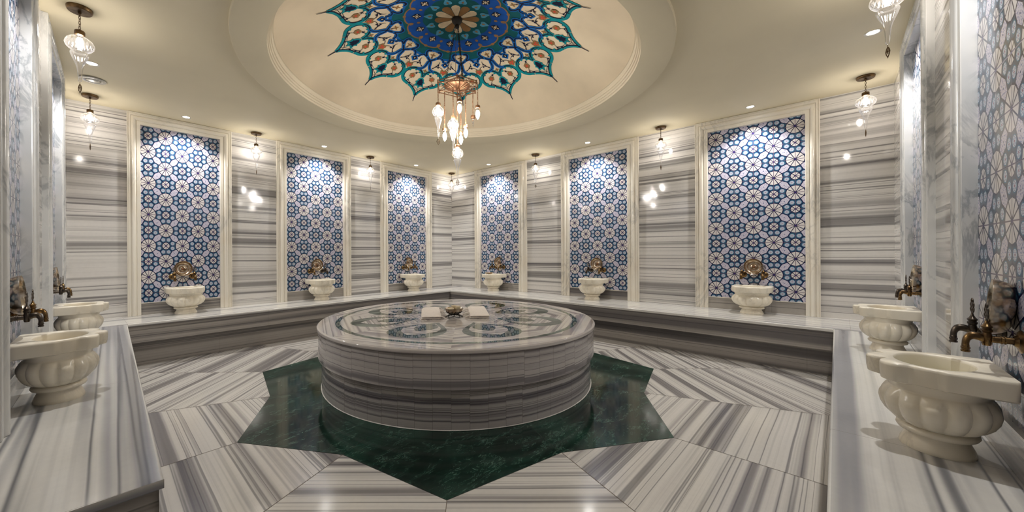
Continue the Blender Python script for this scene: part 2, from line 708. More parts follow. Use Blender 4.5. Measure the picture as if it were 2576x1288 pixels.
for k in range(16):
    # half sectors between a star tip and an inner corner
    if k % 2 == 0:
        p, q = tip[k // 2], inn[k // 2]
    else:
        p, q = inn[k // 2], tip[(k // 2 + 1) % 8]
    ax = AX0 + ((k + 1) // 2 - 2) * pi / 4
    def ray(pt):
        d = Vector((pt[0] - cx0, pt[1] - cy0)).normalized()
        return (cx0 + d.x * 9, cy0 + d.y * 9)
    quad = [p, q, ray(q), ray(p)]
    ar = sum(quad[i][0] * quad[(i + 1) % 4][1] - quad[(i + 1) % 4][0] * quad[i][1] for i in range(4))
    if ar < 0:
        quad = quad[::-1]
    for h in ((-1, 0, -FX0), (1, 0, FX1), (0, -1, -FY0), (0, 1, FY1)):
        quad = clip_half(quad, *h)
    if len(quad) < 3:
        continue
    ca, sa = cos(ax), sin(ax)
    off = random.Random((k + 1) // 2 * 3 + 1).uniform(0, 30) + (k % 2) * .035
    off = round(off / .41) * .41 + (.03 if k % 2 else 0)
    # shrink to leave a hairline joint
    c_ = Vector((sum(v[0] for v in quad) / len(quad), sum(v[1] for v in quad) / len(quad)))
    uvs = []
    for v in quad:
        dx, dy = v[0] - cx0, v[1] - cy0
        uvs.append((-dx * sa + dy * ca + k * 7.3, dx * ca + dy * sa + off))
    fl.face([(v[0], v[1], 0) for v in quad], uvs)
# floor under the star
fl.face([(t[0], t[1], -.001) for pr in zip(tip, inn) for t in pr][::1])
floor = struct(fl.build('floor', M['floor'], smooth=0, merge=False))

star = MB()
ring = [t for pr in zip(tip, inn) for t in pr]
for k in range(8):
    a, b, c = inn[k - 1], tip[k], inn[k]
    quad = [(cx0, cy0), a, b, c]
    g = .0015
    cc = Vector((sum(v[0] for v in quad) / 4, sum(v[1] for v in quad) / 4))
    q2 = [tuple(cc + (Vector(v) - cc) * (1 - g / .6)) for v in quad]
    ar = sum(q2[i][0] * q2[(i + 1) % 4][1] - q2[(i + 1) % 4][0] * q2[i][1] for i in range(4))
    if ar < 0:
        q2 = q2[::-1]
    star.face([(v[0], v[1], .0015) for v in q2])
star.build('star_inlay', M['green'], floor, smooth=0, merge=False)
# joint lines of the paving
jt = MB()


def strip(mb, a, b, w, z, mi=0):
    d = (Vector(b) - Vector(a)).normalized()
    nn = Vector((-d.y, d.x)) * w / 2
    a, b = Vector(a), Vector(b)
    mb.face([(*(a - nn), z), (*(b - nn), z), (*(b + nn), z), (*(a + nn), z)], mi=mi)


for k in range(8):
    for pt in (tip[k], inn[k]):
        d = Vector((pt[0] - cx0, pt[1] - cy0)).normalized()
        e = Vector(pt) + d * 3.2
        e = Vector((max(FX0, min(FX1, e.x)), max(FY0, min(FY1, e.y))))
        if (Vector(pt) - e).length > .2:
            e = Vector(pt) + d * 1.9
        strip(jt, pt, tuple(e), .003, .0008)
jt.build('grout_line', plain('grout', (116, 104, 92), .8, var=.1), floor, smooth=0, merge=False)

# ------------------------------------------------------------------ ceiling and dome
ce = MB()
NR = 144
RO = 1.765
hole = [(DOME.x + RO * cos(2 * pi * k / NR), DOME.y + RO * sin(2 * pi * k / NR)) for k in range(NR)]
# split ceiling into four quadrant polygons around the opening
bx0, bx1, by0, by1 = -5.62, .12, -6.0, .12
corners = [(bx1, by1), (bx0, by1), (bx0, by0), (bx1, by0)]
mids = [(bx1, DOME.y), (DOME.x, by1), (bx0, DOME.y), (DOME.x, by0)]
for q in range(4):
    arc = [hole[(q * NR // 4 + i) % NR] for i in range(NR // 4 + 1)]
    pl = [mids[q], corners[q], mids[(q + 1) % 4]] + arc[::-1]
    ce.poly(pl, ZC)
ce.f = [f[::-1] for f in ce.f]
ce.uv = [u[::-1] for u in ce.uv]
prof = [(RO, ZC), (RO - .004, ZC - .026), (RO - .020, ZC - .030), (1.536, ZC - .002)]
ce.lathe(prof, NR, (DOME.x, DOME.y, 0))
ceiling = struct(ce.build('ceiling', M['ceil'], smooth=40))

co = MB()
pr = [(1.536, ZC - .002)]
z = ZC - .002
r = 1.536
for i in range(3):
    pr += [(r, z + .019), (r - .003, z + .021), (r - .010, z + .021)]
    r -= .010
    z += .021
pr += [(r, z + .038), (r - .004, z + .042), (r - .012, z + .042)]
co.lathe(pr, NR, (DOME.x, DOME.y, 0))
cornice = co.build('dome_cornice', M['rimp'], ceiling, smooth=30)
RB, ZBD, ZA = r - .012, z + .042, 3.25
hD = ZA - ZBD
RS = (RB * RB + hD * hD) / (2 * hD)
ZS = ZA - RS


def dome_z(r):
    return ZS + sqrt(RS * RS - r * r)


dm = MB()
dm.lathe([(max(RB * (1 - t / 40.) ** 1.0, .0005), dome_z(RB * (1 - t / 40.))) for t in range(41)], NR, (DOME.x, DOME.y, 0))
dome = dm.build('dome', M['dome'], ceiling, smooth=60)
# closing shell above so that no light enters
sh = MB()
sh.box((-5.9, -6.3, 3.5), (.5, .5, 3.55))
struct(sh.build('trim_roof_slab', M['ceil'], smooth=0))

# painted medallion: twelvefold, axis A at 12 degrees + 30 k, axis B half way
A0 = radians(12.)
md = MB()


def onD(x, y, lay):
    r = hypot(x, y)
    k = 1 - lay * .0008 / RS
    zz = ZS + (dome_z(r) - ZS) * k
    return (DOME.x + x * k, DOME.y + y * k, zz)


def pol(r, a):
    return (r * cos(radians(a)), r * sin(radians(a)))


def smoothline(pts, sub=6, closed=False):
    P = [Vector(p) for p in pts]
    out = []
    n = len(P)
    rng = range(n) if closed else range(n - 1)
    for i in rng:
        if closed:
            p0, p1, p2, p3 = P[i - 1], P[i], P[(i + 1) % n], P[(i + 2) % n]
        else:
            p0, p1, p2, p3 = P[max(i - 1, 0)], P[i], P[i + 1], P[min(i + 2, n - 1)]
        for k in range(sub):
            t = k / sub
            out.append(.5 * ((2 * p1) + (p2 - p0) * t + (2 * p0 - 5 * p1 + 4 * p2 - p3) * t * t + (3 * p1 - p0 - 3 * p2 + p3) * t ** 3))
    if not closed:
        out.append(P[-1])
    return [tuple(p) for p in out]


def place(pts, k, mirror):
    a = A0 + k * pi / 6
    out = []
    for x, y in pts:
        if mirror:
            y = -y
        out.append((x * cos(a) - y * sin(a), x * sin(a) + y * cos(a)))
    return out


def ribbon(pts, w, lay, mi, mirror=True, offs=0., closed=False, sub=6, smooth=True):
    """w may be a number or (start, middle, end) widths"""
    L = smoothline(pts, sub, closed) if smooth else list(pts)
    n = len(L)
    V = [Vector(p) for p in L]
    left, rightp = [], []
    for i in range(n):
        t = (V[(i + 1) % n] - V[i - 1]) if closed else (V[min(i + 1, n - 1)] - V[max(i - 1, 0)])
        t.normalize()
        nn = Vector((-t.y, t.x))
        f = i / max(n - 1, 1)
        ww = w if not isinstance(w, tuple) else (w[0] + (w[1] - w[0]) * min(1, 2 * f) if f < .5 else w[1] + (w[2] - w[1]) * (2 * f - 1))
        left.append(V[i] + nn * (offs + ww / 2))
        rightp.append(V[i] + nn * (offs - ww / 2))
    if closed:
        left.append(left[0])
        rightp.append(rightp[0])
    for k in range(12):
        for mr in ((False, True) if mirror else (False,)):
            a = [onD(*p, lay) for p in place(left, k, mr)]
            b = [onD(*p, lay) for p in place(rightp, k, mr)]
            rows = [a, b] if mr else [b, a]
            md.grid(rows, closed=False, mi=mi)


def fillp(pts, lay, mi, mirror=False, ks=range(12)):
    tr = tessellate_polygon([[Vector((p[0], p[1], 0)) for p in pts]])
    for k in ks:
        for mr in ((False, True) if mirror else (False,)):
            P = [onD(*p, lay) for p in place(pts, k, mr)]
            for t in tr:
                md.face([P[i] for i in t], mi=mi)


def ngon(c, r, n=16, ph=0., sx=1., sy=1., mod=None):
    out = []
    for i in range(n):
        a = 2 * pi * i / n + ph
        rr = r * (mod(a) if mod else 1)
        out.append((c[0] + rr * cos(a) * sx, c[1] + rr * sin(a) * sy))
    return out


def at(pts, r, ang):
    """shape given around origin with +x radial outward, placed at polar r, ang"""
    c, s_ = cos(radians(ang)), sin(radians(ang))
    return [((r + x) * c - y * s_, (r + x) * s_ + y * c) for x, y in pts]


def disc(rin, rout, lay, mi, nr=6, na=360):
    rows = []
    for j in range(nr + 1):
        row = []
        for i in range(na):
            th = 2 * pi * i / na
            ph = (math.degrees(th - A0) + 15) % 30 - 15        # angle from nearest A axis
            r0 = rin(ph) if callable(rin) else rin
            r1 = rout(ph) if callable(rout) else rout
            rr = max(r0 + (r1 - r0) * j / nr, .001)
            row.append(onD(rr * cos(th), rr * sin(th), lay))
        rows.append(row)
    md.grid(rows, mi=mi)


def bgout(ph):
    f = abs(ph) / 15.
    t = min(1, max(0, (f - .42) / .25))
    t = t * t * (3 - 2 * t)
    return .516 + .105 * t * (1 - .12 * f)


def ringr(ph):
    f = 1 - abs(ph) / 15.       # 0 on B, 1 on A
    return .432 + .046 * sqrt(max(0, 1 - f * f))


disc(0., bgout, 1, TEAL)
disc(lambda p: bgout(p) - .022, lambda p: bgout(p) + .008, 2, BLUE)
disc(lambda p: .298 + .016 * abs(cos(radians(p * 6))), ringr, 2, ROYAL)
ribbon([pol(ringr(p), p) for p in [0, .6, 1.5, 3, 5, 7, 9, 11, 13, 15]], .013, 3, BROWN, sub=2)
fillp(at(ngon((0, 0), .019, 14, sx=.8), .478, 15), 4, BROWN)
fillp(at([(.012, -.02), (.016, 0), (.012, .02), (-.012, .016), (-.028, 0), (-.012, -.016)], .425, 0), 4, BROWN)
fillp(at([(.016, 0), (.004, .014), (-.012, .012), (-.02, 0), (-.012, -.012), (.004, -.014)], .358, 0), 4, BROWN)
# black and cream diamonds on the B axes
dia = [(.048, 0), (.030, .016), (.018, .032), (0, .038), (-.018, .032), (-.032, .016), (-.046, 0), (-.032, -.016), (-.018, -.032), (0, -.038), (.018, -.032), (.030, -.016)]
fillp(at(dia, .368, 15), 4, NAVY)
fillp(at([(.018, .018), (.008, 0), (.018, -.018), (0, -.009), (-.018, -.018), (-.008, 0), (-.018, .018), (0, .009)], .368, 15), 5, CREAM)
for dx, dy in ((.027, 0), (-.027, 0), (0, .024), (0, -.024)):
    fillp(at(ngon((dx, dy), .008, 8, sx=1.3 if dx else .8, sy=.8 if dx else 1.1), .368, 15), 5, CREAM)
# sky blue hearts
heart = smoothline([(.058, 0), (.030, .020), (.004, .036), (-.020, .032), (-.026, .014), (-.020, 0), (-.026, -.014), (-.020, -.032), (.004, -.036), (.030, -.020)], 3, True)
fillp(at(heart, .250, 15), 4, SKY)
fillp(at([(.022, 0), (.004, .011), (-.010, .008), (-.014, 0), (-.010, -.008), (.004, -.011)], .250, 15), 5, BROWN)
# rosette of twelve petals
for k in range(12):
    petal = [pol(.03, 0), pol(.06, -13.5), pol(.14, -14.2), pol(.178, -13.2), pol(.198, -8), pol(.207, 0), pol(.198, 8), pol(.178, 13.2), pol(.14, 14.2), pol(.06, 13.5)]
    fillp(petal, 4, BROWN if k % 2 == 0 else CREAM, ks=[k])
# cream blossoms on the A axes, brown star and navy curls
bl = smoothline([pol(.622, 0), pol(.590, 3.4), pol(.560, 5.8), pol(.536, 5.6), pol(.526, 3.6), pol(.534, 2.0), pol(.514, 0), pol(.534, -2.0), pol(.526, -3.6), pol(.536, -5.6), pol(.560, -5.8), pol(.590, -3.4)], 4, True)
fillp(bl, 5, CREAM)
star6 = ngon((0, 0), .022, 16, mod=lambda a: 1 + .45 * cos(4 * a + 0))
fillp(at(star6, .566, 0), 6, BROWN)
ribbon([pol(.588, 0), pol(.602, .2), pol(.626, 0)], .004, 6, NAVY)
ribbon([pol(.588, 1.0), pol(.602, .5), pol(.612, 1.6)], .004, 6, NAVY)
# S-shaped blue ribbons: bulb cells around the B axes crossing into the blossom cells
S = [pol(.792, 7.0), pol(.782, 5.0), pol(.764, 3.2), pol(.735, 2.0), pol(.700, 1.5), pol(.665, 1.0), pol(.640, -1.0), pol(.612, -4.0), pol(.585, -6.4), pol(.552, -8.2), pol(.524, -8.0), pol(.512, -5.6), pol(.517, -3.6)]
ribbon(S, .036, 6, BLUE)
ribbon(S, (.006, .014, .013), 7, NAVY)
ribbon([pol(.548, -8.1), pol(.524, -7.9), pol(.511, -5.8), pol(.517, -3.6)], (.006, .022, .004), 8, NAVY)
# the hook ribbons of each bulb cell ending in an arrow on the B axis
Hk = [pol(.606, 5.2), pol(.594, 7.6), pol(.590, 9.6), pol(.600, 11.4), pol(.626, 12.6), pol(.645, 13.0)]
ribbon(Hk, .028, 6, BLUE)
ribbon(Hk, .011, 7, NAVY)
fillp(at(ngon((0, 0), .011, 10), .600, 4.6), 8, BLUE, True)
arrow = [(.050, 0), (.022, .028), (.008, .042), (-.008, .034), (-.016, .020), (-.040, .014), (-.040, -.014), (-.016, -.020), (-.008, -.034), (.008, -.042), (.022, -.028)]
fillp(at(arrow, .668, 15), 7, BLUE)
fillp(at([(p[0] * .62, p[1] * .62) for p in arrow], .668, 15), 8, NAVY)
fillp(at(ngon((.004, 0), .008, 8, sx=1.3, sy=.8), .668, 15), 9, CREAM)
# red and brown motifs on B axes with stems
rm = smoothline([(.046, 0), (.026, .016), (.020, .042), (.000, .034), (-.016, .036), (-.034, .022), (-.026, 0), (-.034, -.022), (-.016, -.036), (.000, -.034), (.020, -.042), (.026, -.016)], 2, True)
fillp(at(rm, .775, 15), 6, BROWN)
for dx, dy in ((.016, 0), (-.004, .012), (-.004, -.012)):
    fillp(at(ngon((dx, dy), 0.0095, 8), .775, 15), 7, RED)
ribbon([pol(.752, 14.3), pol(.722, 12.2), pol(.712, 9.0), pol(.728, 6.2), pol(.752, 4.6)], (.004, .007, .003), 6, NAVY)
ribbon([pol(.640, 8.8), pol(.662, 9.4), pol(.690, 8.6), pol(.720, 6.8), pol(.742, 5.6)], (.003, .008, .004), 6, NAVY)
for (r_, a_, t_) in ((.684, 8.9, .8), (.70, 7.9, -.5), (.716, 9.5, .3), (.735, 5.5, -.6)):
    fillp([pol(r_, a_ - .9), pol(r_ + .020, a_ + t_), pol(r_ - .004, a_ + .9)], 6, NAVY, True)
# small brown stars on A between the cells
fillp(at(ngon((0, 0), .017, 16, mod=lambda a: 1 + .5 * cos(4 * a)), .796, 0), 6, BROWN)
ribbon([pol(.812, 0), pol(.826, 0), pol(.840, 0)], .005, 6, NAVY)
ribbon([pol(.826, 0), pol(.838, 1.3), pol(.842, 1.5)], .004, 6, NAVY)
# outer cells: two rings meeting on the A axis, ogee to a point
fc = (.893 * cos(radians(7.4)), .893 * sin(radians(7.4)))
RR = .106


def circ_pt(deg):
    return (fc[0] + RR * cos(radians(deg)), fc[1] + RR * 1.02 * sin(radians(deg)))


arc = [circ_pt(d) for d in range(-98, -346, -16)][::1]
loop = [pol(.884, .2), circ_pt(-108), circ_pt(-126), circ_pt(-146), circ_pt(-166), circ_pt(-186), circ_pt(-206), circ_pt(-226), circ_pt(-246),
        circ_pt(-266), circ_pt(-286), circ_pt(-306), circ_pt(-324), circ_pt(-338), pol(1.008, 7.4)]
ribbon(loop, .034, 5, SEA, sub=3)
ribbon(loop[:8], (.005, .019, .006), 6, NAVY, sub=3, offs=.002)
ribbon(loop[5:], .009, 6, NAVY, sub=3, offs=-.015)
og = [pol(1.012, 7.0), pol(1.028, 5.0), pol(1.052, 3.2), pol(1.085, 1.5), pol(1.128, .12)]
ribbon(og, .028, 5, SEA, sub=4)
ribbon(og, .010, 6, NAVY, sub=4, offs=-.013)
ribbon([pol(1.118, 0), pol(1.16, .05), pol(1.205, 0)], (.013, .009, .007), 7, NAVY, mirror=False)
fl6 = ngon((0, 0), .034, 48, mod=lambda a: .76 + .24 * abs(cos(3 * a)) ** .6)
fillp(at(fl6, .893, 7.5), 6, BROWN, True)
fillp(at(ngon((0, 0), .010, 10), .893, 7.5), 7, RED, True)
# navy lotus with a sea green edge
lot = smoothline([(.074, 0), (.046, .012), (.044, .034), (.050, .052), (.024, .040), (.006, .038), (-.006, .050), (-.016, .034), (-.036, .030), (-.058, .012), (-.062, 0), (-.058, -.012), (-.036, -.030), (-.016, -.034), (-.006, -.050), (.006, -.038), (.024, -.040), (.050, -.052), (.044, -.034), (.046, -.012)], 2, True)
fillp(at([(p[0] * 1.12, p[1] * 1.18) for p in lot], .958, 0), 7, SEA)
fillp(at([(p[0] * .78, p[1] * .78) for p in lot], .955, 0), 8, NAVY)
# stems inside the outer cells
ribbon([pol(.925, 7.8), pol(.955, 8.6), pol(.985, 6.6), pol(1.005, 3.2)], (.003, .007, .003), 6, NAVY)
ribbon([pol(.862, 7.2), pol(.842, 5.4), pol(.835, 3.4)], (.003, .006, .003), 6, NAVY)
ribbon([pol(.866, 5.6), pol(.846, 5.2), pol(.83, 6.4)], (.003, .005, .003), 6, NAVY)
ribbon([pol(1.015, 3.8), pol(1.035, 1.6), pol(1.05, 0)], (.003, .005, .004), 6, NAVY)
ribbon([pol(1.05, 0), pol(1.075, .8), pol(1.07, 1.4)], .004, 6, NAVY)
for (r_, a_) in ((.962, 8.6), (.99, 6.4), (1.02, 3.2), (.848, 5.2)):
    fillp([pol(r_, a_ - .6), pol(r_ + .015, a_ + .9), pol(r_ - .008, a_ + .7)], 6, NAVY, True)
for d in (-130, -170, -215, -300):
    q = (fc[0] + (RR - .020) * cos(radians(d)), fc[1] + (RR - .020) * sin(radians(d)))
    fillp(ngon(q, .012, 8), 6, SEA, True)
# cream ground behind the outer cells is the dome plaster itself
md.build('painted_medallion', PT, dome, smooth=0, merge=False)

# ------------------------------------------------------------------ walls
rnd = random.Random(3)
for key, (W, nl) in NICHES.items():
    wb = MB()
    segs = []
    s0 = -.045
    for nch in nl:
        segs.append((s0, nch[0] + .012))
        s0 = nch[3] - .012
    segs.append((s0, ENDS[key]))
    for (a, b) in segs:
        off = rnd.uniform(0, 40)
        tl = rnd.uniform(-.01, .01)
        m = 2
        zs = [ZB - .45, ZB, ZC]
        for z0, z1 in zip(zs[:-1], zs[1:]):
            P = [W.p(a, WO, z0), W.p(b, WO, z0), W.p(b, WO, z1), W.p(a, WO, z1)]
            uv = [(a, z0 + off + tl * a), (b, z0 + off + tl * b), (b, z1 + off + tl * b), (a, z1 + off + tl * a)]
            # orient towards the room
            nrm = (Vector(P[1]) - Vector(P[0])).cross(Vector(P[2]) - Vector(P[0]))
            if nrm.dot(W.n) < 0:
                P, uv = P[::-1], uv[::-1]
            wb.face(P, uv)
    # masonry behind the niches
    for nch in nl:
        P = [W.p(nch[0] - .02, TO - .03, 0), W.p(nch[3] + .02, TO - .03, 0), W.p(nch[3] + .02, TO - .03, ZC), W.p(nch[0] - .02, TO - .03, ZC)]
        wb.face(P)
    struct(wb.build(WNAME[key], M['wall'], smooth=0, merge=False))
# wall end behind the camera where the two near walls meet is closed by their overlap


# ------------------------------------------------------------------ niches
def frame_profile(w):
    """(u across from outer edge to inner edge, off)"""
    k = w / .125
    return [(0, WO), (0, -.014), (.003, -.011), (.009 * k, -.011), (.011 * k, -.016), (.014 * k, -.016), (.016 * k, -.012), (.034 * k, -.012),
            (.036 * k, -.017), (.039 * k, -.017), (.042 * k, -.011), (.049 * k, -.004), (.058 * k, 0), (.067 * k, -.002), (.077 * k, -.008), (.083 * k, -.015), (.086 * k, -.020),
            (.090 * k, -.017), (.092 * k, -.013), (w - .003, -.013), (w, -.016), (w, TO - .004)]


NLAB = {
    ('L', 0): 'blue tiled niche nearest the far corner on the left wall',
    ('L', 1): 'middle blue tiled niche of the left wall behind the round table',
    ('L', 2): 'large blue tiled niche at the left end of the left wall',
    ('R', 0): 'blue tiled niche nearest the far corner on the right wall',
    ('R', 1): 'middle blue tiled niche of the right wall behind the round table',
    ('R', 2): 'largest blue tiled niche facing us, at the right end of the right wall',
    ('A', 0): 'narrow sliver of tiled niche on the near right wall, behind the second basin',
    ('A', 1): 'tiled niche filling the right edge beside the nearest right basin',
    ('B', 0): 'marble framed niche on the near left wall, its tiles hidden by the frame',
    ('B', 1): 'tiled niche at the left edge beside the nearest left basin',
}
ZT0, ZT1 = .565, 2.505
for key, (W, nl) in NICHES.items():
    for i, (o0, i0, i1, o1) in enumerate(nl):
        t = thing('tiled_niche', NLAB[(key, i)], 'niche', W.p((i0 + i1) / 2, 0, ZB), 0, 'tiled niches around the room')
        inv = Vector(t.location)

        def loc(p, inv=inv):
            return (p[0] - inv.x, p[1] - inv.y, p[2] - inv.z)
        # frame
        fr = MB()
        w0, w1, wt = i0 - o0, o1 - i1, ZC - .012 - ZT1
        zt = ZC - .002
        n = len(frame_profile(.1))
        A_ = frame_profile(w0)
        B_ = frame_profile(w1)
        C_ = frame_profile(zt - ZT1)
        rows = []
        rows.append([loc(W.p(o0 + u, f, ZB + .001)) for u, f in A_])
        rows.append([loc(W.p(o0 + A_[j][0], A_[j][1], zt - C_[j][0])) for j in range(n)])
        rows.append([loc(W.p(o1 - B_[j][0], B_[j][1], zt - C_[j][0])) for j in range(n)])
        rows.append([loc(W.p(o1 - u, f, ZB + .001)) for u, f in B_])
        for a in range(3):
            fr.grid(rows[a:a + 2], closed=False)
        mat_ = M['cool'] if key in 'AB' else M['white']
        fo = fr.build('marble_frame', mat_, t, smooth=40)
        # tiles
        tl = MB()
        wd = i1 - i0
        sx = wd / 4.88
        cu = (i0 + i1) / 2
        par = 1. if (key, i) == ('R', 2) else 0.

        def uvf(s_, z_):
            return ((s_ - cu) / sx + par, (z_ - 1.190) / .174)
        P = [(i0 - .004, TO, ZT0), (i1 + .004, TO, ZT0), (i1 + .004, TO, ZT1 + .004), (i0 - .004, TO, ZT1 + .004)]
        Q = [loc(W.p(*p)) for p in P]
        uv = [uvf(p[0], p[2]) for p in P]
        Qb = [loc(W.p(p[0], TO - .012, p[2])) for p in P]
        nrm = (Vector(Q[1]) - Vector(Q[0])).cross(Vector(Q[2]) - Vector(Q[0]))
        fl_ = nrm.dot(W.n) < 0
        tl.face(Q[::-1] if fl_ else Q, uv[::-1] if fl_ else uv)
        for a, b in ((0, 1), (1, 2), (2, 3), (3, 0)):
            tl.face([Q[a], Q[b], Qb[b], Qb[a]])
        tl.build('tile_panel', M['tile'], t, smooth=0, merge=False)
        # plinth under the tiles
        pb = MB()
        T = (lambda q, W=W, loc=loc: loc(W.p(*q)))
        off = rnd.uniform(0, 30)
        pb.box((i0 - .003, TO - .01, ZB + .001), (i1 + .003, TO + .012, ZT0 - .008), T=T, uvm=lambda p, off=off: (p[0], p[2] + off))
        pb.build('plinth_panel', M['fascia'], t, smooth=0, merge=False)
        lb = MB()
        lb.box((i0 - .002, TO - .01, ZT0 - .008), (i1 + .002, TO + .014, ZT0), T=T)
        lb.build('ledge_strip', M['white'], t, smooth=0, merge=False)

# ------------------------------------------------------------------ benches
# inner front edge of the stone bench, clockwise in plan
E_LN_end = (-4.936, -3.94)
E_L = (-4.793, -.572)
E_C = (-.585, -.570)
E_R = (-.690, -5.425)
E_RN_end = (-4.42, -5.352)
bench_defs = [
    ('near left', [E_LN_end, E_L], LN, 0, 3.945, 'stone bench along the near left wall carrying the two left basins, its end cut square'),
    ('left', [E_L, E_C], WL, 0, 5.2, 'stone bench along the left wall behind the round table'),
    ('right', [E_C, E_R], WR, 0, 5.85, 'stone bench along the right wall behind the round table'),
    ('near right', [E_R, E_RN_end], RN, 0, 4.42, 'broad stone bench along the near right wall carrying the two large right basins'),
]
# outer corners at the wall faces; the long left and right benches run through, the near ones butt against them
O_LN_end = LN.p(3.94, WO)[:2]
J_L = LN.p(.572, WO)[:2]
O_L = (LN.p(.0, WO)[0], .042)
O_C = (.042, .042)
J_C = (.042, -.571)
O_R = (.042, RN.p(0, WO)[1])
J_R = RN.p(.690, WO)[:2]
O_RN_end = RN.p(4.42, WO)[:2]
outer = [[J_L, O_LN_end], [J_C, O_C, O_L, J_L], [J_R, O_R, J_C], [O_RN_end, J_R]]
for (nm, (e0, e1), W, _, _, lab), OUT in zip(bench_defs, outer):
    p1, p0 = OUT[0], OUT[-1]
    t = thing('stone_bench', lab, 'bench', (e0[0], e0[1], 0), 0, 'stone benches around the walls')
    L0 = Vector((e0[0], e0[1]))
    d = (Vector(e1) - Vector(e0)).normalized()
    nn = Vector((-d.y, d.x))
    if nn.dot(Vector(p0) - Vector(e0)) < 0:
        nn = -nn                  # nn points to the wall
    off = rnd.uniform(0, 40)
    LC = lambda x, y, z: (x - L0.x, y - L0.y, z)

    def uvt(x, y):
        q = Vector((x, y)) - Vector(e0)
        return (q.dot(d), q.dot(nn) + off)
    sl = MB()
    lip = .018
    Ed = [(Vector(e0)), (Vector(e1))]
    top = [tuple(Ed[0]), tuple(Ed[1])] + OUT
    nt_ = len(top)
    ar = sum(top[i][0] * top[(i + 1) % nt_][1] - top[(i + 1) % nt_][0] * top[i][1] for i in range(nt_))
    tp = top if ar > 0 else top[::-1]
    r_ = .007
    # top face, rounded nose, front of slab
    inset = [tuple(Ed[0] + nn * r_), tuple(Ed[1] + nn * r_)] + OUT
    tpi = inset if ar > 0 else inset[::-1]
    sl.face([LC(x, y, ZB) for x, y in tpi], [uvt(x, y) for x, y in tpi])
    nose = []
    for j in range(5):
        a = j / 4 * pi / 2
        nose.append((r_ - r_ * sin(a), ZB - r_ + r_ * cos(a)))
    nose += [(0, ZB - .026), (.03, ZB - .026)]
    rows = [[LC(*(Ed[0] + nn * o_), z_), LC(*(Ed[1] + nn * o_), z_)] for o_, z_ in nose]
    ln_ = (Ed[1] - Ed[0]).length
    sl.grid(rows, closed=False, us=[0, ln_], vs=[off - z_ * .6 for _, z_ in nose])
    if nm in ('near left', 'near right'):
        # exposed end of the slab
        e, o_ = (Ed[0], Vector(p0)) if nm == 'near left' else (Ed[1], Vector(p1))
        sl.face([LC(e.x, e.y, ZB), LC(o_.x, o_.y, ZB), LC(o_.x, o_.y, ZB - .026), LC(e.x, e.y, ZB - .026)], [(0, off), (.4, off), (.4, off + .03), (0, off + .03)])
    sl.build('top_slab', M['nbench' if nm.startswith('near') else 'bench'], t, smooth=50, merge=False)
    fa = MB()
    o1_ = .012
    zf0 = .242
    off2 = rnd.uniform(0, 40)
    x0_, x1_ = (.13 if nm == 'left' else (0 if nm == 'near left' else .0)), (.13 if nm in ('left', 'right') else 0)
    Ea, Eb = Ed[0] - d * (0 if nm == 'near left' else .014), Ed[1] + d * (0 if nm == 'near right' else .014)
    rows = [[LC(*(Ea + nn * o1_), z_), LC(*(Eb + nn * o1_), z_)] for z_ in (ZB - .026, zf0)]
    fa.grid(rows, closed=False, us=[0, ln_], vs=[ZB - .026 + off2, zf0 + off2])
    Ea, Eb = Ed[0] - d * x0_, Ed[1] + d * x1_
    rows = [[LC(*(Ea + nn * o_), zf0), LC(*(Eb + nn * o_), zf0)] for o_ in (o1_, .16)]
    fa.grid(rows, closed=False, us=[0, ln_], vs=[off2, off2 + .1])
    if nm in ('near left', 'near right'):
        e, o_ = (Ed[0] + nn * .012 + d * .012, Vector(p0) + d * .012) if nm == 'near left' else (Ed[1] + nn * .012 - d * .012, Vector(p1) - d * .012)
        fa.face([LC(e.x, e.y, 0), LC(o_.x, o_.y, 0), LC(o_.x, o_.y, ZB - .026), LC(e.x, e.y, ZB - .026)], [(0, off2), (.45, off2), (.45, off2 + .4), (0, off2 + .4)])
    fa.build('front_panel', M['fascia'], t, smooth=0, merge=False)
    pl = MB()
    rows = [[LC(*(Ea + nn * .12), z_), LC(*(Eb + nn * .12), z_)] for z_ in (zf0 + .002, 0)]
    pl.grid(rows, closed=False, us=[.4, ln_ + .4], vs=[zf0 + off2 + 5, off2 + 5])
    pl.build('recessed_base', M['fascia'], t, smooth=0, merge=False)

# ------------------------------------------------------------------ round table
tb = thing('round_marble_table', 'huge round heated marble slab table in the middle of the hall with green petal inlay', 'table', (TAB.x, TAB.y, 0))
ts = MB()
ZT = .51
R1 = 1.205
for k in range(8):
    a0 = AX0 + k * pi / 4
    am = a0 + pi / 8
    pts = [(0, 0)] + [(R1 * cos(a0 + j / 12 * pi / 4), R1 * sin(a0 + j / 12 * pi / 4)) for j in range(13)]
    ca, sa = cos(am), sin(am)
    of = 4.37
    uvs = [(-x * sa + y * ca + k * 3.1, x * ca + y * sa + of) for x, y in pts]
    ts.face([(x, y, ZT) for x, y in pts], uvs)
NS = 96
angs = [AX0 + pi + 2 * pi * k / NS for k in range(NS + 1)]
prof = [(1.205, ZT), (1.211, ZT - .002), (1.216, ZT - .007), (1.217, ZT - .013), (1.217, ZT - .026), (1.208, ZT - .028)]
rows = [[(r_ * cos(a), r_ * sin(a), z_) for a in angs[:-1]] for r_, z_ in prof]
ts.grid(rows, closed=True, us=[a * 1.2 for a in angs], vs=[9.1, 9.106, 9.112, 9.118, 9.130, 9.132])
ts.build('top_slab', M['top'], tb, smooth=30, merge=False)


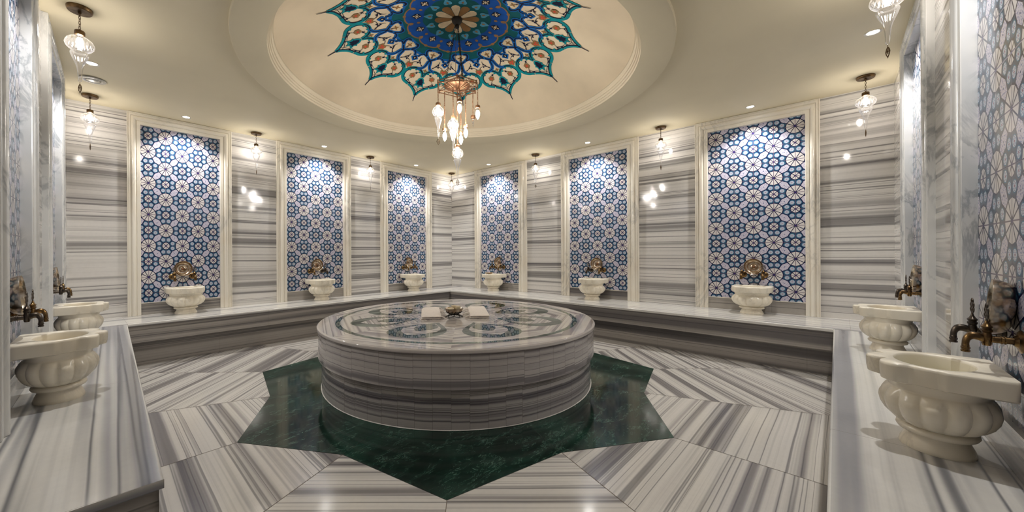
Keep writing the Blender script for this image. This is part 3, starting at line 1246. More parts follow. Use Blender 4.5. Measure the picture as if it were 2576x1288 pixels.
def drum(name, r_, z0, z1, seed):
    m = MB()
    rr = random.Random(seed)
    n = 64
    for k in range(n):
        a, b = AX0 + pi + 2 * pi * k / n, AX0 + pi + 2 * pi * (k + 1) / n
        o = rr.uniform(-.006, .006) + seed * 3.7
        ps = []
        sub = 2
        for j in range(sub):
            aa, bb = a + (b - a) * j / sub, a + (b - a) * (j + 1) / sub
            m.face([(r_ * cos(aa), r_ * sin(aa), z0), (r_ * cos(bb), r_ * sin(bb), z0), (r_ * cos(bb), r_ * sin(bb), z1), (r_ * cos(aa), r_ * sin(aa), z1)],
                   [((k + j / sub) * .118, z0 + o), ((k + (j + 1) / sub) * .118, z0 + o), ((k + (j + 1) / sub) * .118, z1 + o), ((k + j / sub) * .118, z1 + o)])
    m.lathe([(r_, z0), (r_ - .05, z0)], 64)
    return m.build(name, M['drum'], tb, smooth=30, merge=True)


drum('upper_drum', 1.206, .262, ZT - .026, 1)
drum('lower_drum', 1.180, 0.0, .262, 2)
sk = MB()
sk.lathe([(1.180, .0), (1.186, .0035), (1.180, .006)], 96)
sk.build('sealant_bead', plain('white_sealant', (210, 206, 198), .5), tb, smooth=60)
# inlays, 1 mm slips let into the slab
rg = MB()
rg.grid([[(r_ * cos(a), r_ * sin(a), ZT + .0006) for a in angs[:-1]] for r_ in (1.035, 1.073)], closed=True)
rg.f = [f[::-1] for f in rg.f]
rg.build('ring_inlay', M['inlay'], tb, smooth=0)


def petal_outline(r0, r1, hw, rmax, p_in=1.35, p_out=.5, n=14):
    """pointed towards the centre; p_out .5 gives a round outer end, 1 a pointed one"""
    L, Rr = [], []
    for j in range(n + 1):
        t = j / n
        t = .5 - .5 * cos(pi * t)
        r_ = r0 + (r1 - r0) * t
        if r_ < rmax:
            w = hw * sin(pi / 2 * (r_ - r0) / (rmax - r0)) ** p_in
        else:
            w = hw * (max(0, 1 - ((r_ - rmax) / (r1 - rmax)) ** 2)) ** p_out
        L.append((r_, w))
        Rr.append((r_, -w))
    return Rr + L[::-1][1:-1]


proto = None
for k in range(8):
    ang = AX0 + pi / 8 + k * pi / 4
    if proto is None:
        m = MB()
        m.poly(petal_outline(.37, .955, .225, .74, 1.15), ZT + .0006)
        g = m.build('green_petal_inlay', M['inlay'], tb, smooth=0)
        m = MB()
        m.poly(petal_outline(.43, .875, .150, .68, 1.05, 1.0), ZT + .0010, uvf=lambda p: (p[1], p[0] + 3.3))
        w_ = m.build('white_leaf_inlay', M['top'], g, smooth=0)
        m = MB()
        m.poly(petal_outline(.45, .735, .090, .59, 1.0, .9), ZT + .0014)
        c_ = m.build('green_core_inlay', M['inlay'], g, smooth=0)
        g.rotation_euler = (0, 0, ang)
        proto = (g, w_, c_)
    else:
        g = proto[0].copy()
        COL.objects.link(g)
        g.parent = tb
        g.rotation_euler = (0, 0, ang)
        for ch in proto[1:]:
            c2 = ch.copy()
            COL.objects.link(c2)
            c2.parent = g


# ------------------------------------------------------------------ basins
def basin(width=1., depth=1., notched=False):
    t = thing('marble_basin', 'x', 'basin', (0, 0, 0), 0, 'carved marble basins on the benches')
    N = 96

    def outline(sc=1., lobe=1.):
        out = []
        for k in range(N):
            a = 2 * pi * k / N
            c, s_ = cos(a), sin(a)
            rl = []
            # ellipse body
            rx, ry = (.172 * sc, .156 * sc) if notched else (.184 * sc, .184 * sc)
            rl.append(1 / sqrt((c / rx) ** 2 + (s_ / ry) ** 2))
            # square shoulders against the wall
            if s_ > -.05:
                bx, by = .182 * sc, .172
                rr = min(bx / max(abs(c), 1e-6), by / max(s_, 1e-6) if s_ > 0 else 9)
                if s_ < 0:
                    rr = 0
                rl.append(rr)
            # lobes at the front
            for lx, ly, lr in ((-.097, -.120, .052), (.097, -.120, .052), (0, -.158, .050)):
                lx, ly, lr = lx * sc, ly * sc * lobe, lr * sc
                b = c * lx + s_ * ly
                dd = b * b - (lx * lx + ly * ly - lr * lr)
                if dd > 0 and b > 0:
                    rl.append(b + sqrt(dd))
            mx = max(rl)
            r = mx if s_ > .1 else mx * min(1.035, sum((q / mx) ** 40 for q in rl) ** (1 / 40.))
            out.append((r * c * width, r * s_ * depth))
        return out
    H1, H0 = .290, .226
    inner = [(.132 * cos(2 * pi * k / N) * width, .112 * sin(2 * pi * k / N) * depth - .006) for k in range(N)]
    o = outline()
    rim = MB()
    rows = []

    def sc(pts, f, z):
        return [(x * f, y * f if y < .1 else y, z) for x, y in pts]
    in0 = [(x, y, H1 - .050) for x, y in inner]
    rows.append([(x * .985, y * .985, H1 - .045) for x, y in inner])
    rows.append([(x, y, H1 - .008) for x, y in inner])
    rows.append([(x * 1.02, y * 1.02, H1 - .002) for x, y in inner])
    rows.append([(x * 1.05, y * 1.05, H1) for x, y in inner])
    rows.append(sc(o, .975, H1))
    rows.append(sc(o, .993, H1 - .003))
    rows.append(sc(o, 1., H1 - .009))
    rows.append(sc(o, .995, H1 - .038))
    ol = outline(.93, .90)
    rows.append(sc(o, .975, H0 + .006))
    rows.append([(x * .97, y * .97 if y < .1 else y, H0) for x, y in ol])
    rows.append([(x * .86, y * .84, H0 + .001) for x, y in ol])
    rim.grid(rows)
    rim.build('rim', M['basin'], t, smooth=50)
    bw = MB()

    def mod(a, r, z):
        # gadroons
        if z < .075 or z > .198:
            return 1.
        e = min((z - .075) / .02, (.198 - z) / .035, 1.)
        e = sqrt(max(0, e))
        return 1 + e * (.115 * (abs(cos(a * 7)) ** .6) - .035)
    prof = [(.080, .074), (.104, .080), (.126, .092), (.145, .110), (.157, .130), (.162, .150), (.160, .168), (.153, .184), (.147, .194), (.143, .200),
            (.144, .208), (.148, .220), (.152, .234)]
    rows = []
    N2 = 160
    fine = []
    for i in range(len(prof) - 1):
        for j in range(3):
            f = j / 3
            fine.append((prof[i][0] + (prof[i + 1][0] - prof[i][0]) * f, prof[i][1] + (prof[i + 1][1] - prof[i][1]) * f))
    fine.append(prof[-1])
    for r_, z_ in fine:
        rows.append([(r_ * mod(2 * pi * k / N2 + pi / 16, r_, z_) * cos(2 * pi * k / N2) * width * 1.07, r_ * mod(2 * pi * k / N2 + pi / 16, r_, z_) * sin(2 * pi * k / N2) * depth * .97, z_) for k in range(N2)])
    bw.grid(rows)
    inn_ = [(1.0, H1 - .045), (.97, .21), (.9, .17), (.75, .135), (.5, .115), (.25, .108), (.01, .106)]
    rows = [[(.130 * f * cos(2 * pi * k / N) * width, .110 * f * sin(2 * pi * k / N) * depth - .006, z_) for k in range(N)] for f, z_ in inn_]
    bw.grid(rows)
    bw.build('fluted_bowl', M['basin'], t, smooth=60)
    ft = MB()
    ft.lathe([(.085, 0), (.107, 0), (.108, .004), (.105, .014), (.096, .030), (.090, .042), (.090, .050), (.100, .052), (.112, .056), (.117, .063), (.115, .070), (.104, .077), (.086, .080)],
             64, T=lambda p: (p[0] * width, p[1] * depth, p[2]), capb=True)
    ft.build('foot', M['basin'], t, smooth=50)
    return t


bas_far = basin(.96, .98)
bas_near = basin(.90, .78, True)
BAS_LAB = {
    ('L', 0): 'carved marble basin nearest the far corner on the left bench',
    ('L', 1): 'carved marble basin in the middle of the left bench, before the middle niche',
    ('L', 2): 'carved marble basin at the left end of the left bench',
    ('R', 0): 'carved marble basin with a small metal bowl on its rim, on the right bench',
    ('R', 1): 'carved marble basin in the middle of the right bench',
    ('R', 2): 'carved marble basin at the right end of the right bench, under the large niche',
    ('A', 0): 'second marble basin on the near right bench, behind the largest one',
    ('A', 1): 'largest marble basin at the lower right, holding water',
    ('B', 0): 'smaller of the two marble basins at the left edge, half hidden by the frame',
    ('B', 1): 'large marble basin at the lower left edge, cut by the marble frame',
}
BPOS = {}
used = set()
for key, (W, nl) in NICHES.items():
    for i, (o0, i0, i1, o1) in enumerate(nl):
        s_ = (i0 + i1) / 2
        d_ = 1.0
        near = key in 'AB'
        src = bas_near if near else bas_far
        off = (.172 * (.78 if near else .98)) + TO + .016
        BPOS[(key, i)] = (W, s_, off)
        lc = W.p(s_, off, ZB)
        if src.name not in used:
            used.add(src.name)
            src.location = lc
            src.rotation_euler = (0, 0, W.rz)
            src['label'] = BAS_LAB[(key, i)]
        else:
            copy_tree(src, lc, W.rz, BAS_LAB[(key, i)])


# ------------------------------------------------------------------ taps
def tap(mat_):
    t = thing('brass_tap', 'x', 'tap', (0, 0, 0), 0, 'pairs of taps above the basins')
    f = MB()
    # wall flange, local +y is the wall at y=0, the room is -y
    def Y(p):
        return (p[0], -p[2], p[1])
    f.lathe([(.001, 0), (.034, 0), (.035, .004), (.030, .009), (.020, .013), (.016, .020), (.013, .024)], 20, T=Y)
    f.build('wall_flange', mat_, t)
    b = MB()
    b.lathe([(.0105, .018), (.0105, .045), (.013, .046), (.013, .050), (.0105, .051), (.0105, .055), (.013, .056), (.013, .060), (.0105, .061), (.0105, .094)], 14, T=Y)
    b.lathe([(.003, -.020), (.013, -.020), (.016, -.014), (.0165, .012), (.014, .020), (.018, .024), (.018, .029), (.015, .031), (.015, .034), (.018, .036), (.018, .040), (.012, .044), (.006, .052), (.004, .058)], 18, c=(0, -.100, 0))
    b.build('valve_body', mat_, t)
    s_ = MB()
    s_.tube(smoothline([(0, -.108, 0), (0, -.128, .006), (0, -.146, .006), (0, -.158, -.002), (0, -.163, -.014), (0, -.164, -.026)], 4), .0122, 16)
    s_.lathe([(.006, -.046), (.0155, -.046), (.0155, -.041), (.013, -.040), (.013, -.037), (.0155, -.036), (.0155, -.031), (.013, -.030), (.013, -.024), (.012, -.022)], 16, c=(0, -.164, 0))
    s_.build('spout', mat_, t)
    h = MB()
    def ringpt(c, r, n=12):
        return [(c[0] + r * cos(2 * pi * k / n), -.100, c[1] + r * sin(2 * pi * k / n)) for k in range(n)]
    h.tube([(0, -.1, .054), (0, -.1, .066)], [.005, .003], 8)
    for cx_, cz_, r_ in ((-.011, .073, .008), (.011, .073, .008), (-.012, .089, .007), (.012, .089, .007), (0, .101, .009), (0, .082, .007)):
        h.tube(ringpt((cx_, cz_), r_), .0032, 6, closed=True)
    h.build('handle', M['iron'], t)
    return t


tap_b = tap(M['brass'])
tap_i = tap(M['iron'])
SIDE = {'L': ('left', 'right'), 'R': ('left', 'right'), 'A': ('far', 'near'), 'B': ('near', 'far')}
TNAME = {('L', 0): 'the basin nearest the far corner on the left bench', ('L', 1): 'the middle basin of the left bench', ('L', 2): 'the left end basin of the left bench',
         ('R', 0): 'the right bench basin nearest the far corner', ('R', 1): 'the middle basin of the right bench', ('R', 2): 'the right end basin of the right bench',
         ('A', 0): 'the second near right basin', ('A', 1): 'the largest basin at the lower right', ('B', 0): 'the smaller left edge basin', ('B', 1): 'the large lower left basin'}
first = {'b': True, 'i': True}
for key, (W, nl) in NICHES.items():
    for i, (o0, i0, i1, o1) in enumerate(nl):
        c = (i0 + i1) / 2
        dlt = .094 if key in 'LR' else .085
        for side in (-1, 1):
            # local +x is -d or +d depending on the wall; work with s directly
            s_ = c + side * dlt
            if key == 'L':
                word = 'right' if side < 0 else 'left'
            elif key == 'R':
                word = 'left' if side < 0 else 'right'
            else:
                word = 'farther' if side < 0 else 'nearer'
            kind = 'i' if (key == 'A' and side < 0) or (key == 'B' and side > 0) or (key in 'LR' and side < 0 and i == 1) else 'b'
            src = tap_i if kind == 'i' else tap_b
            lab = ('dark pewter ' if kind == 'i' else 'aged brass ') + word + ' tap above ' + TNAME[(key, i)]
            lc = W.p(s_, TO, .838)
            if first[kind]:
                first[kind] = False
                src.location = lc
                src.rotation_euler = (0, 0, W.rz)
                src['label'] = lab
            else:
                tc_ = copy_tree(src, lc, W.rz, lab)
                if key in 'AB':
                    tc_.scale = (1.05, .62, .98)
                    tc_.location.z -= .010

# ------------------------------------------------------------------ wash bowls leaning above the taps


def wash_bowl(r=.100, h=.052):
    # opening faces -y, stands on its rim edge; origin lowest point of rim
    t = thing('metal_wash_bowl', 'x', 'bowl', (0, 0, 0), 0, 'hammered wash bowls leaning above the taps')
    m = MB()

    def T(p):
        # lathe z -> -y
        return (p[0], -p[2], p[1] + r)
    m.lathe([(.002, .006), (.016, .006), (.020, .002), (.060, .002), (.078, .008), (.090, .020), (.097, .036), (.100, h), (.1025, h + .001), (.1025, h - .001), (.0995, .035), (.0925, .018), (.080, .005), (.062, -.001), (.002, -.001)], 40, T=T)
    m.build('shell', M['tin'], t, smooth=60)
    k = MB()
    k.lathe([(.002, .012), (.010, .011), (.016, .007), (.020, .003)], 24, T=T)
    k.lathe([(.034, .0035), (.037, .0055), (.040, .0035)], 40, T=T)
    k.lathe([(.062, .004), (.065, .0065), (.068, .006)], 40, T=T)
    k.build('embossed_boss', M['copper'], t, smooth=60)
    return t


wb = wash_bowl()
WLAB = {('L', 0): 'hammered metal wash bowl above the far corner basin of the left wall', ('L', 1): 'hammered metal bowl above the middle basin, left wall',
        ('L', 2): 'hammered metal bowl above the left end basin of the left wall', ('R', 0): 'hammered metal bowl tilted against tiles nearest the far corner, right wall',
        ('R', 1): 'dark hammered metal bowl above the middle basin, right wall', ('R', 2): 'engraved metal bowl above the right end basin, facing us',
        ('A', 0): 'metal bowl leaning on tiles above the second near right basin', ('A', 1): 'large shiny hammered bowl leaning on tiles at the right edge',
        ('B', 0): 'sliver of a metal bowl above the smaller left edge basin', ('B', 1): 'hammered metal bowl above the large lower left basin'}
fst = True
for key, (W, nl) in NICHES.items():
    for i, (o0, i0, i1, o1) in enumerate(nl):
        c = (i0 + i1) / 2
        lc = W.p(c, TO + (.006 if key in 'AB' else .012), .852)
        tw = {('R', 0): .25, ('L', 0): -.25, ('R', 1): .08, ('A', 1): -.12}.get((key, i), 0)
        if fst:
            o = wb
            fst = False
        else:
            o = copy_tree(wb)
        o.location = lc
        o.rotation_euler = (radians(-5), 0, W.rz + tw)
        if key in 'AB':
            o.scale = (.86, .86, .86)
            o.location.z -= .022
        else:
            o.scale = (.86, .86, .86)
            o.location.z -= .014
        o['label'] = WLAB[(key, i)]
# small bowl on the rim of the basin next to the far corner
W, s_, off = BPOS[('R', 0)]
sb = thing('metal_wash_bowl', 'small shallow metal bowl resting on the rim of a far right basin under the tap', 'bowl', W.p(s_ - .025, off + .085, ZB + .289), W.rz)
m = MB()
m.lathe([(.002, .004), (.040, .004), (.058, .014), (.068, .030), (.070, .030), (.060, .012), (.042, .0), (.002, .0)], 32)
m.build('shell', M['tin'], sb, smooth=60)
# water in the largest basin
W, s_, off = BPOS[('A', 1)]
wt = MB()
rr = [(.126 * .90 * cos(2 * pi * k / 48), .106 * .78 * sin(2 * pi * k / 48), 0) for k in range(48)]
wt.cap(rr)
wa = wt.build('water', M['water'], smooth=0)
bs = [o for o in bpy.data.objects if o.get('label') == BAS_LAB[('A', 1)]][0]
wa.parent = bs
wa.location = (0, -.006, .222)


# ------------------------------------------------------------------ pendant lamps
def chain(mb, p0, p1, link=.020, r=.0016, w=.0045, mi=0):
    p0, p1 = Vector(p0), Vector(p1)
    L = (p1 - p0).length
    n = max(1, int(round(L / (link * .82))))
    d = (p1 - p0) / n
    t = d.normalized()
    a = Vector((1, 0, 0)) if abs(t.x) < .9 else Vector((0, 1, 0))
    x = t.cross(a).normalized()
    y = t.cross(x)
    hl = d.length * .62
    for k in range(n):
        c = p0 + d * (k + .5)
        s_ = x if k % 2 else y
        pts = []
        for j in range(10):
            an = 2 * pi * j / 10
            pts.append(c + t * (hl * cos(an)) * (1.0) + s_ * (w * (1 if sin(an) >= 0 else -1) * min(1, abs(sin(an)) * 1.5)))
        mb.tube(pts, r, 5, mi=mi, closed=True)


def glass_prof(z0):
    # globe, waist, bell, long stem measured downward from z0
    P = [(.020, 0), (.024, -.006), (.042, -.014), (.056, -.026), (.064, -.042), (.066, -.054), (.062, -.070), (.050, -.084), (.036, -.093), (.028, -.097),
         (.030, -.099), (.040, -.102), (.043, -.108), (.042, -.118), (.036, -.136), (.028, -.156), (.020, -.178), (.0145, -.200), (.0115, -.225), (.0095, -.255), (.008, -.280), (.004, -.286)]
    return [(r_, z0 + z_) for r_, z_ in P]


def lamp_parts(parent, z0, mats, capmat, full=True, bmat=None, chain_top=None):
    """lamp hanging with its cap at z0 (local)"""
    m = MB()
    m.lathe([(.001, z0 + .032), (.010, z0 + .032), (.022, z0 + .030), (.0245, z0 + .026), (.0245, z0 + .002), (.021, z0 + .0), (.001, z0)], 20)
    m.tube([(.0245, 0, z0 + .012), (.031, 0, z0 + .012)], .003, 6)
    m.tube([(0, 0, z0 + .03), (0, 0, z0 + .042)], .004, 6)
    if chain_top:
        chain(m, chain_top, (0, 0, z0 + .040))
    cap = m.build('lamp_cap', capmat, parent)
    b = MB()
    if full:
        b.lathe([(.001, z0 - .012), (.009, z0 - .014), (.015, z0 - .026), (.0175, z0 - .042), (.015, z0 - .060), (.009, z0 - .076), (.001, z0 - .088)], 12)
    else:
        b.lathe([(.010, z0 - .012), (.0125, z0 - .020), (.0185, z0 - .034), (.0195, z0 - .048), (.015, z0 - .068), (.006, z0 - .086), (.001, z0 - .092)], 12)
        sk_ = MB()
        sk_.lathe([(.013, z0), (.013, z0 - .014)], 14)
        sk_.build('lamp_socket', M['chrome'], cap)
    b.build('bulb', bmat or M['bulb'], cap, smooth=60)
    if full:
        g = MB()
        P = glass_prof(z0 - .002)
        fine = []
        for i in range(len(P) - 1):
            for j in range(2):
                f = j / 2
                fine.append((P[i][0] * (1 - f) + P[i + 1][0] * f, P[i][1] * (1 - f) + P[i + 1][1] * f))
        fine.append(P[-1])
        g.lathe(fine, 80, mod=lambda a, r_, z_: 1 + .030 * cos(a * 20) * min(1, r_ / .03))
        g.build('glass_shade', M['glass'], cap, smooth=80)
        f = MB()
        zt = z0 - .290
        f.tube([(0, 0, zt), (0, 0, zt - .010)], .0012, 5)
        k = .0
        out = [(0, zt - .010), (.008, zt - .022), (.0125, zt - .036), (.009, zt - .050), (0, zt - .066), (-.009, zt - .050), (-.0125, zt - .036), (-.008, zt - .022)]
        f.tube([(x, 0, z_) for x, z_ in out], .0022, 5, closed=True)
        for (x, z_) in ((0, zt - .024), (.005, zt - .034), (-.005, zt - .034), (0, zt - .044), (0, zt - .034)):
            f.tube([(x + .0036 * cos(2 * pi * j / 8), 0, z_ + .0046 * sin(2 * pi * j / 8)) for j in range(8)], .0014, 4, closed=True)
        f.tube([(0, 0, zt - .066), (0, 0, zt - .072)], [.0018, .0004], 5)
        f.build('filigree_drop', M['bronze'], cap)
    return cap


pend = thing('glass_pendant_lamp', 'x', 'pendant lamp', (0, 0, ZC), 0, 'ribbed glass pendant lamps along the walls')
m = MB()
m.lathe([(.001, 0), (.060, 0), (.061, -.004), (.058, -.020), (.054, -.024), (.001, -.024)], 32)
m.lathe([(.009, -.024), (.008, -.036), (.001, -.038)], 12)
m.build('ceiling_rose', M['bronze'], pend)
lamp_parts(pend, -.172, None, M['bronze'], True, M['bulb'], (0, 0, -.034))
ROT = 0.7
PENDS = [
    ((-.143, -.156), 'glass pendant lamp in the far corner where the two walls meet'),
    ((-1.902, -.125), 'glass pendant lamp before the left wall pier between far corner niche and middle niche'),
    ((-3.550, -.130), 'glass pendant lamp before the left wall pier between middle niche and left end niche'),
    ((-5.030, -.236), 'glass pendant lamp hanging in the left corner, the lower one of the leftmost pair'),
    ((-5.100, -2.000), 'large near glass pendant lamp at the upper left'),
    ((-.170, -2.093), 'glass pendant lamp before the right wall pier next to the far corner niche'),
    ((-.165, -3.916), 'glass pendant lamp before the right wall pier between middle and right end niches'),
    ((-.333, -5.640), 'glass pendant lamp in the right corner before banded marble, right of the largest niche'),
    ((-2.200, -5.610), 'large near glass pendant lamp cut by the top edge at the upper right'),
]
for k, (pp, lab) in enumerate(PENDS):
    if k == 0:
        pend.location = (pp[0], pp[1], ZC)
        pend['label'] = lab
        pend.rotation_euler = (0, 0, .7)
    else:
        copy_tree(pend, (pp[0], pp[1], ZC), .7 + k * .37, lab)

# ------------------------------------------------------------------ downlights
DL = [((-1.033, -.188), 'small round downlight above the left wall niche nearest the far corner'),
      ((-2.679, -.170), 'small round downlight above the middle niche of the left wall'),
      ((-4.275, -.182), 'small round downlight above the left end niche of the left wall'),
      ((-.181, -1.135), 'small round downlight above the right wall niche nearest the far corner'),
      ((-.191, -2.972), 'small round downlight above the middle niche of the right wall'),
      ((-.193, -4.808), 'small round downlight above the large right end niche'),
      ((-1.262, -5.622), 'small round downlight at the upper right beside the near pendant lamp'),
      ((-5.032, -1.102), 'small round downlight at the upper left beside the near pendant lamp and vent')]
d0 = thing('recessed_downlight', DL[0][1], 'downlight', (*DL[0][0], ZC), 0, 'recessed ceiling downlights')
m = MB()
m.lathe([(.044, -.001), (.046, -.004), (.040, -.006), (.033, -.004), (.031, -.001)], 32)
m.build('trim_ring', M['white'], d0)
m = MB()
m.lathe([(.001, -.0035), (.020, -.0035), (.031, -.002)], 24)
m.build('lens', M['led'], d0)
for k, (pp, lab) in enumerate(DL):
    if k:
        copy_tree(d0, (*pp, ZC), 0, lab)
for k, (pp, lab) in enumerate(DL):
    spot(*pp, power=SPOT_W * (.85 if k >= 6 else 1.), size=112 if k >= 6 else 122)
# the two downlights over the nearest basins sit just outside the view
for pp in ((-3.10, -5.58), (-5.07, -2.80)):
    spot(*pp, power=SPOT_W * .85, size=112)

vt = thing('ceiling_vent', 'round satin metal ceiling vent beside the upper left pendant lamp', 'vent', (-5.018, -.711, ZC))
m = MB()
m.lathe([(.070, -.001), (.085, -.003), (.087, -.007), (.080, -.010), (.060, -.012), (.052, -.006), (.050, .0)], 40)
m.build('outer_ring', M['chrome'], vt)
m = MB()
m.lathe([(.001, -.016), (.030, -.015), (.042, -.011), (.044, -.006), (.040, -.002)], 36)
m.build('valve_disc', M['chrome'], vt)

# ------------------------------------------------------------------ chandelier
CX, CY = DOME.x + .028, DOME.y + .03
CZ = 2.643
ch = thing('dome_chandelier', 'copper hexagonal chandelier hung with glass drops and bare candle bulbs under the painted dome', 'chandelier', (CX, CY, CZ))
ztop = dome_z(.04) - CZ
m = MB()
m.lathe([(.001, 0), (.048, 0), (.050, -.010), (.046, -.030), (.030, -.052), (.018, -.062), (.022, -.070), (.020, -.086), (.008, -.094), (.001, -.096)], 28, c=(-.028, -.03, ztop + .004))
m.build('ceiling_rose', M['black'], ch)
fr = MB()
toC = atan2(CAMPOS.y - CY, CAMPOS.x - CX)
hexv = [(.2 * cos(toC + k * pi / 3), .2 * sin(toC + k * pi / 3)) for k in range(6)]
for k in range(6):
    a, b = hexv[k], hexv[(k + 1) % 6]
    fr.tube([(*a, .012), (*b, .012)], .0042, 5)
    fr.tube([(*a, -.012), (*b, -.012)], .0042, 5)
    fr.tube([(*a, .018), (*a, -.020)], .007, 6)
    pa = atan2(a[1], a[0])
    ri_ = .118
    fr.tube([(*a, 0), (ri_ * cos(pa), ri_ * sin(pa), .004)], .0036, 5)
    fr.tube([(*a, 0), (ri_ * cos(pa + pi / 6), ri_ * sin(pa + pi / 6), .004)], .0030, 5)
    fr.tube([(*a, 0), (ri_ * cos(pa - pi / 6), ri_ * sin(pa - pi / 6), .004)], .0030, 5)
    mid = ((a[0] + b[0]) / 2, (a[1] + b[1]) / 2)
    fr.tube([(*mid, 0), (ri_ * cos(pa + pi / 6), ri_ * sin(pa + pi / 6), .004)], .0030, 5)
fr.tube([(.118 * cos(2 * pi * j / 36), .118 * sin(2 * pi * j / 36), .004) for j in range(36)], .005, 6, closed=True)
fr.build('hexagonal_frame', M['copper'], ch)
pl = MB()
pl.lathe([(.116, .006), (.100, -.004), (.075, -.012), (.045, -.018), (.018, -.021), (.001, -.022)], 36)
for k in range(18):
    a = 2 * pi * k / 18
    pl.tube([(r_ * cos(a), r_ * sin(a), z_) for r_, z_ in ((.114, .003), (.075, -.013), (.045, -.019), (.012, -.023))], .0018, 4)
pl.build('ribbed_plate', M['copper'], ch)
cn = MB()
for k in range(3):
    a = toC + .5 + k * 2 * pi / 3
    chain(cn, (-.028 + .016 * cos(a), -.03 + .016 * sin(a), ztop - .080), (.115 * cos(a), .115 * sin(a), .006), link=.030, r=.0020, w=.0065)
cn.build('suspension_chain', M['black'], ch)
wr = MB()
wr.tube([(-.028, -.03, ztop - .09), (-.035, -.02, ztop * .6), (-.01, .01, .15), (.01, .0, .0)], .0022, 5)
wr.build('power_cord', M['copper'], ch)
# drops: position in plan (along view-right, towards the camera), cap height, kind
rt_ = Vector((right.x, right.y))
tc = Vector((cos(toC), sin(toC)))


def px2(px, dd):
    """plan offset from a sideways distance and a distance towards the camera"""
    return rt_ * px + tc * dd


DROPS = [
    (-.173, .100, 1.1 + (633 - 268) * .00363, 'glass'),
    (-.120, -.06, 1.1 + (633 - 327) * .00376, 'bare'),
    (-.038, .030, 1.1 + (633 - 302) * .00372, 'glass'),
    (.020, .195, 1.1 + (633 - 262) * .00355, 'bare'),
    (.078, .0, 1.1 + (633 - 319) * .00370, 'bare'),
    (.0, .020, 1.1 + (633 - 371) * .00370, 'glass'),
    (.034, -.10, 1.1 + (633 - 337) * .00382, 'bare'),
    (.150, -.10, 1.1 + (633 - 297) * .00382, 'crystal'),
    (.185, .090, 1.1 + (633 - 275) * .00364, 'bare'),
]
for (sx_, dd, zc, kind) in DROPS:
    q = px2(sx_, dd)
    e = bpy.data.objects.new('hanging_drop', None)
    top_z = .0
    z0 = zc - CZ
    m = MB()
    m.lathe([(.001, z0 + .030), (.010, z0 + .030), (.020, z0 + .027), (.0225, z0 + .023), (.0225, z0 + .002), (.019, z0), (.001, z0)], 18)
    m.tube([(.022, 0, z0 + .012), (.028, 0, z0 + .012)], .0025, 6)
    chain(m, (0, 0, top_z - .004), (0, 0, z0 + .034), link=.026, r=.0015, w=.0048)
    m.tube([(.006, 0, top_z - .004), (-.004, .004, top_z * .6 + z0 * .4), (.006, 0, top_z * .3 + z0 * .7), (0, 0, z0 + .03)], .0018, 5)
    cap = m.build('hanging_lamp_socket', M['copper'], ch)
    cap.location = (q.x, q.y, 0)
    b = MB()
    if kind == 'glass':
        b.lathe([(.001, z0 - .012), (.009, z0 - .014), (.015, z0 - .026), (.0175, z0 - .042), (.015, z0 - .060), (.009, z0 - .076), (.001, z0 - .088)], 12)
        b.build('bulb', M['dbulb'], cap, smooth=60)
        g = MB()
        P = glass_prof(z0 - .002)
        g.lathe([(r_ * .80, z0 + (z_ - z0) * .98) for r_, z_ in P], 72, mod=lambda a, r_, z_: 1 + .030 * cos(a * 18) * min(1, r_ / .03))
        g.build('glass_shade', M['glass'], cap, smooth=80)
        f = MB()
        zt = z0 - .284
        f.tube([(0, 0, zt), (0, 0, zt - .010)], .0012, 5)
        out = [(0, zt - .010), (.009, zt - .022), (.0145, zt - .036), (.010, zt - .050), (0, zt - .068), (-.010, zt - .050), (-.0145, zt - .036), (-.009, zt - .022)]
        dr = Vector((rt_.x, rt_.y, 0))
        f.tube([dr * x + Vector((0, 0, z_)) for x, z_ in out], .0024, 5, closed=True)
        for (x, z_) in ((0, zt - .024), (.006, zt - .036), (-.006, zt - .036), (0, zt - .047)):
            f.tube([dr * (x + .004 * cos(2 * pi * j / 8)) + Vector((0, 0, z_ + .005 * sin(2 * pi * j / 8))) for j in range(8)], .0015, 4, closed=True)
        f.build('filigree_drop', M['bronze'], cap)
    elif kind == 'bare':
        b.lathe([(.010, z0 - .016), (.0125, z0 - .022), (.0185, z0 - .038), (.0195, z0 - .052), (.015, z0 - .072), (.006, z0 - .090), (.001, z0 - .096)], 12)
        b.build('bulb', M['dbulb'], cap, smooth=60)
        sk_ = MB()
        sk_.lathe([(.013, z0), (.013, z0 - .018)], 14)
        sk_.build('bulb_holder', M['chrome'], cap)
    else:
        for (dz, r_) in ((-.010, .010), (-.030, .013), (-.052, .009), (-.072, .006)):
            b.lathe([(.001, z0 + dz + r_), (r_ * .7, z0 + dz + r_ * .6), (r_, z0 + dz), (r_ * .7, z0 + dz - r_ * .6), (.001, z0 + dz - r_)], 10)
        b.tube([(0, 0, z0), (0, 0, z0 - .08)], .001, 4)
        b.build('crystal_drop', M['glass'], cap, smooth=0)
    bpy.data.objects.remove(e)

# ------------------------------------------------------------------ things on the table
A2 = Vector((.6863, -.7243))     # view right in plan
B2 = Vector((.7273, .6895))      # view forward in plan


def wpt(x, y):
    q = Vector((CAMPOS.x, CAMPOS.y)) + A2 * x + B2 * y
    return q.x, q.y


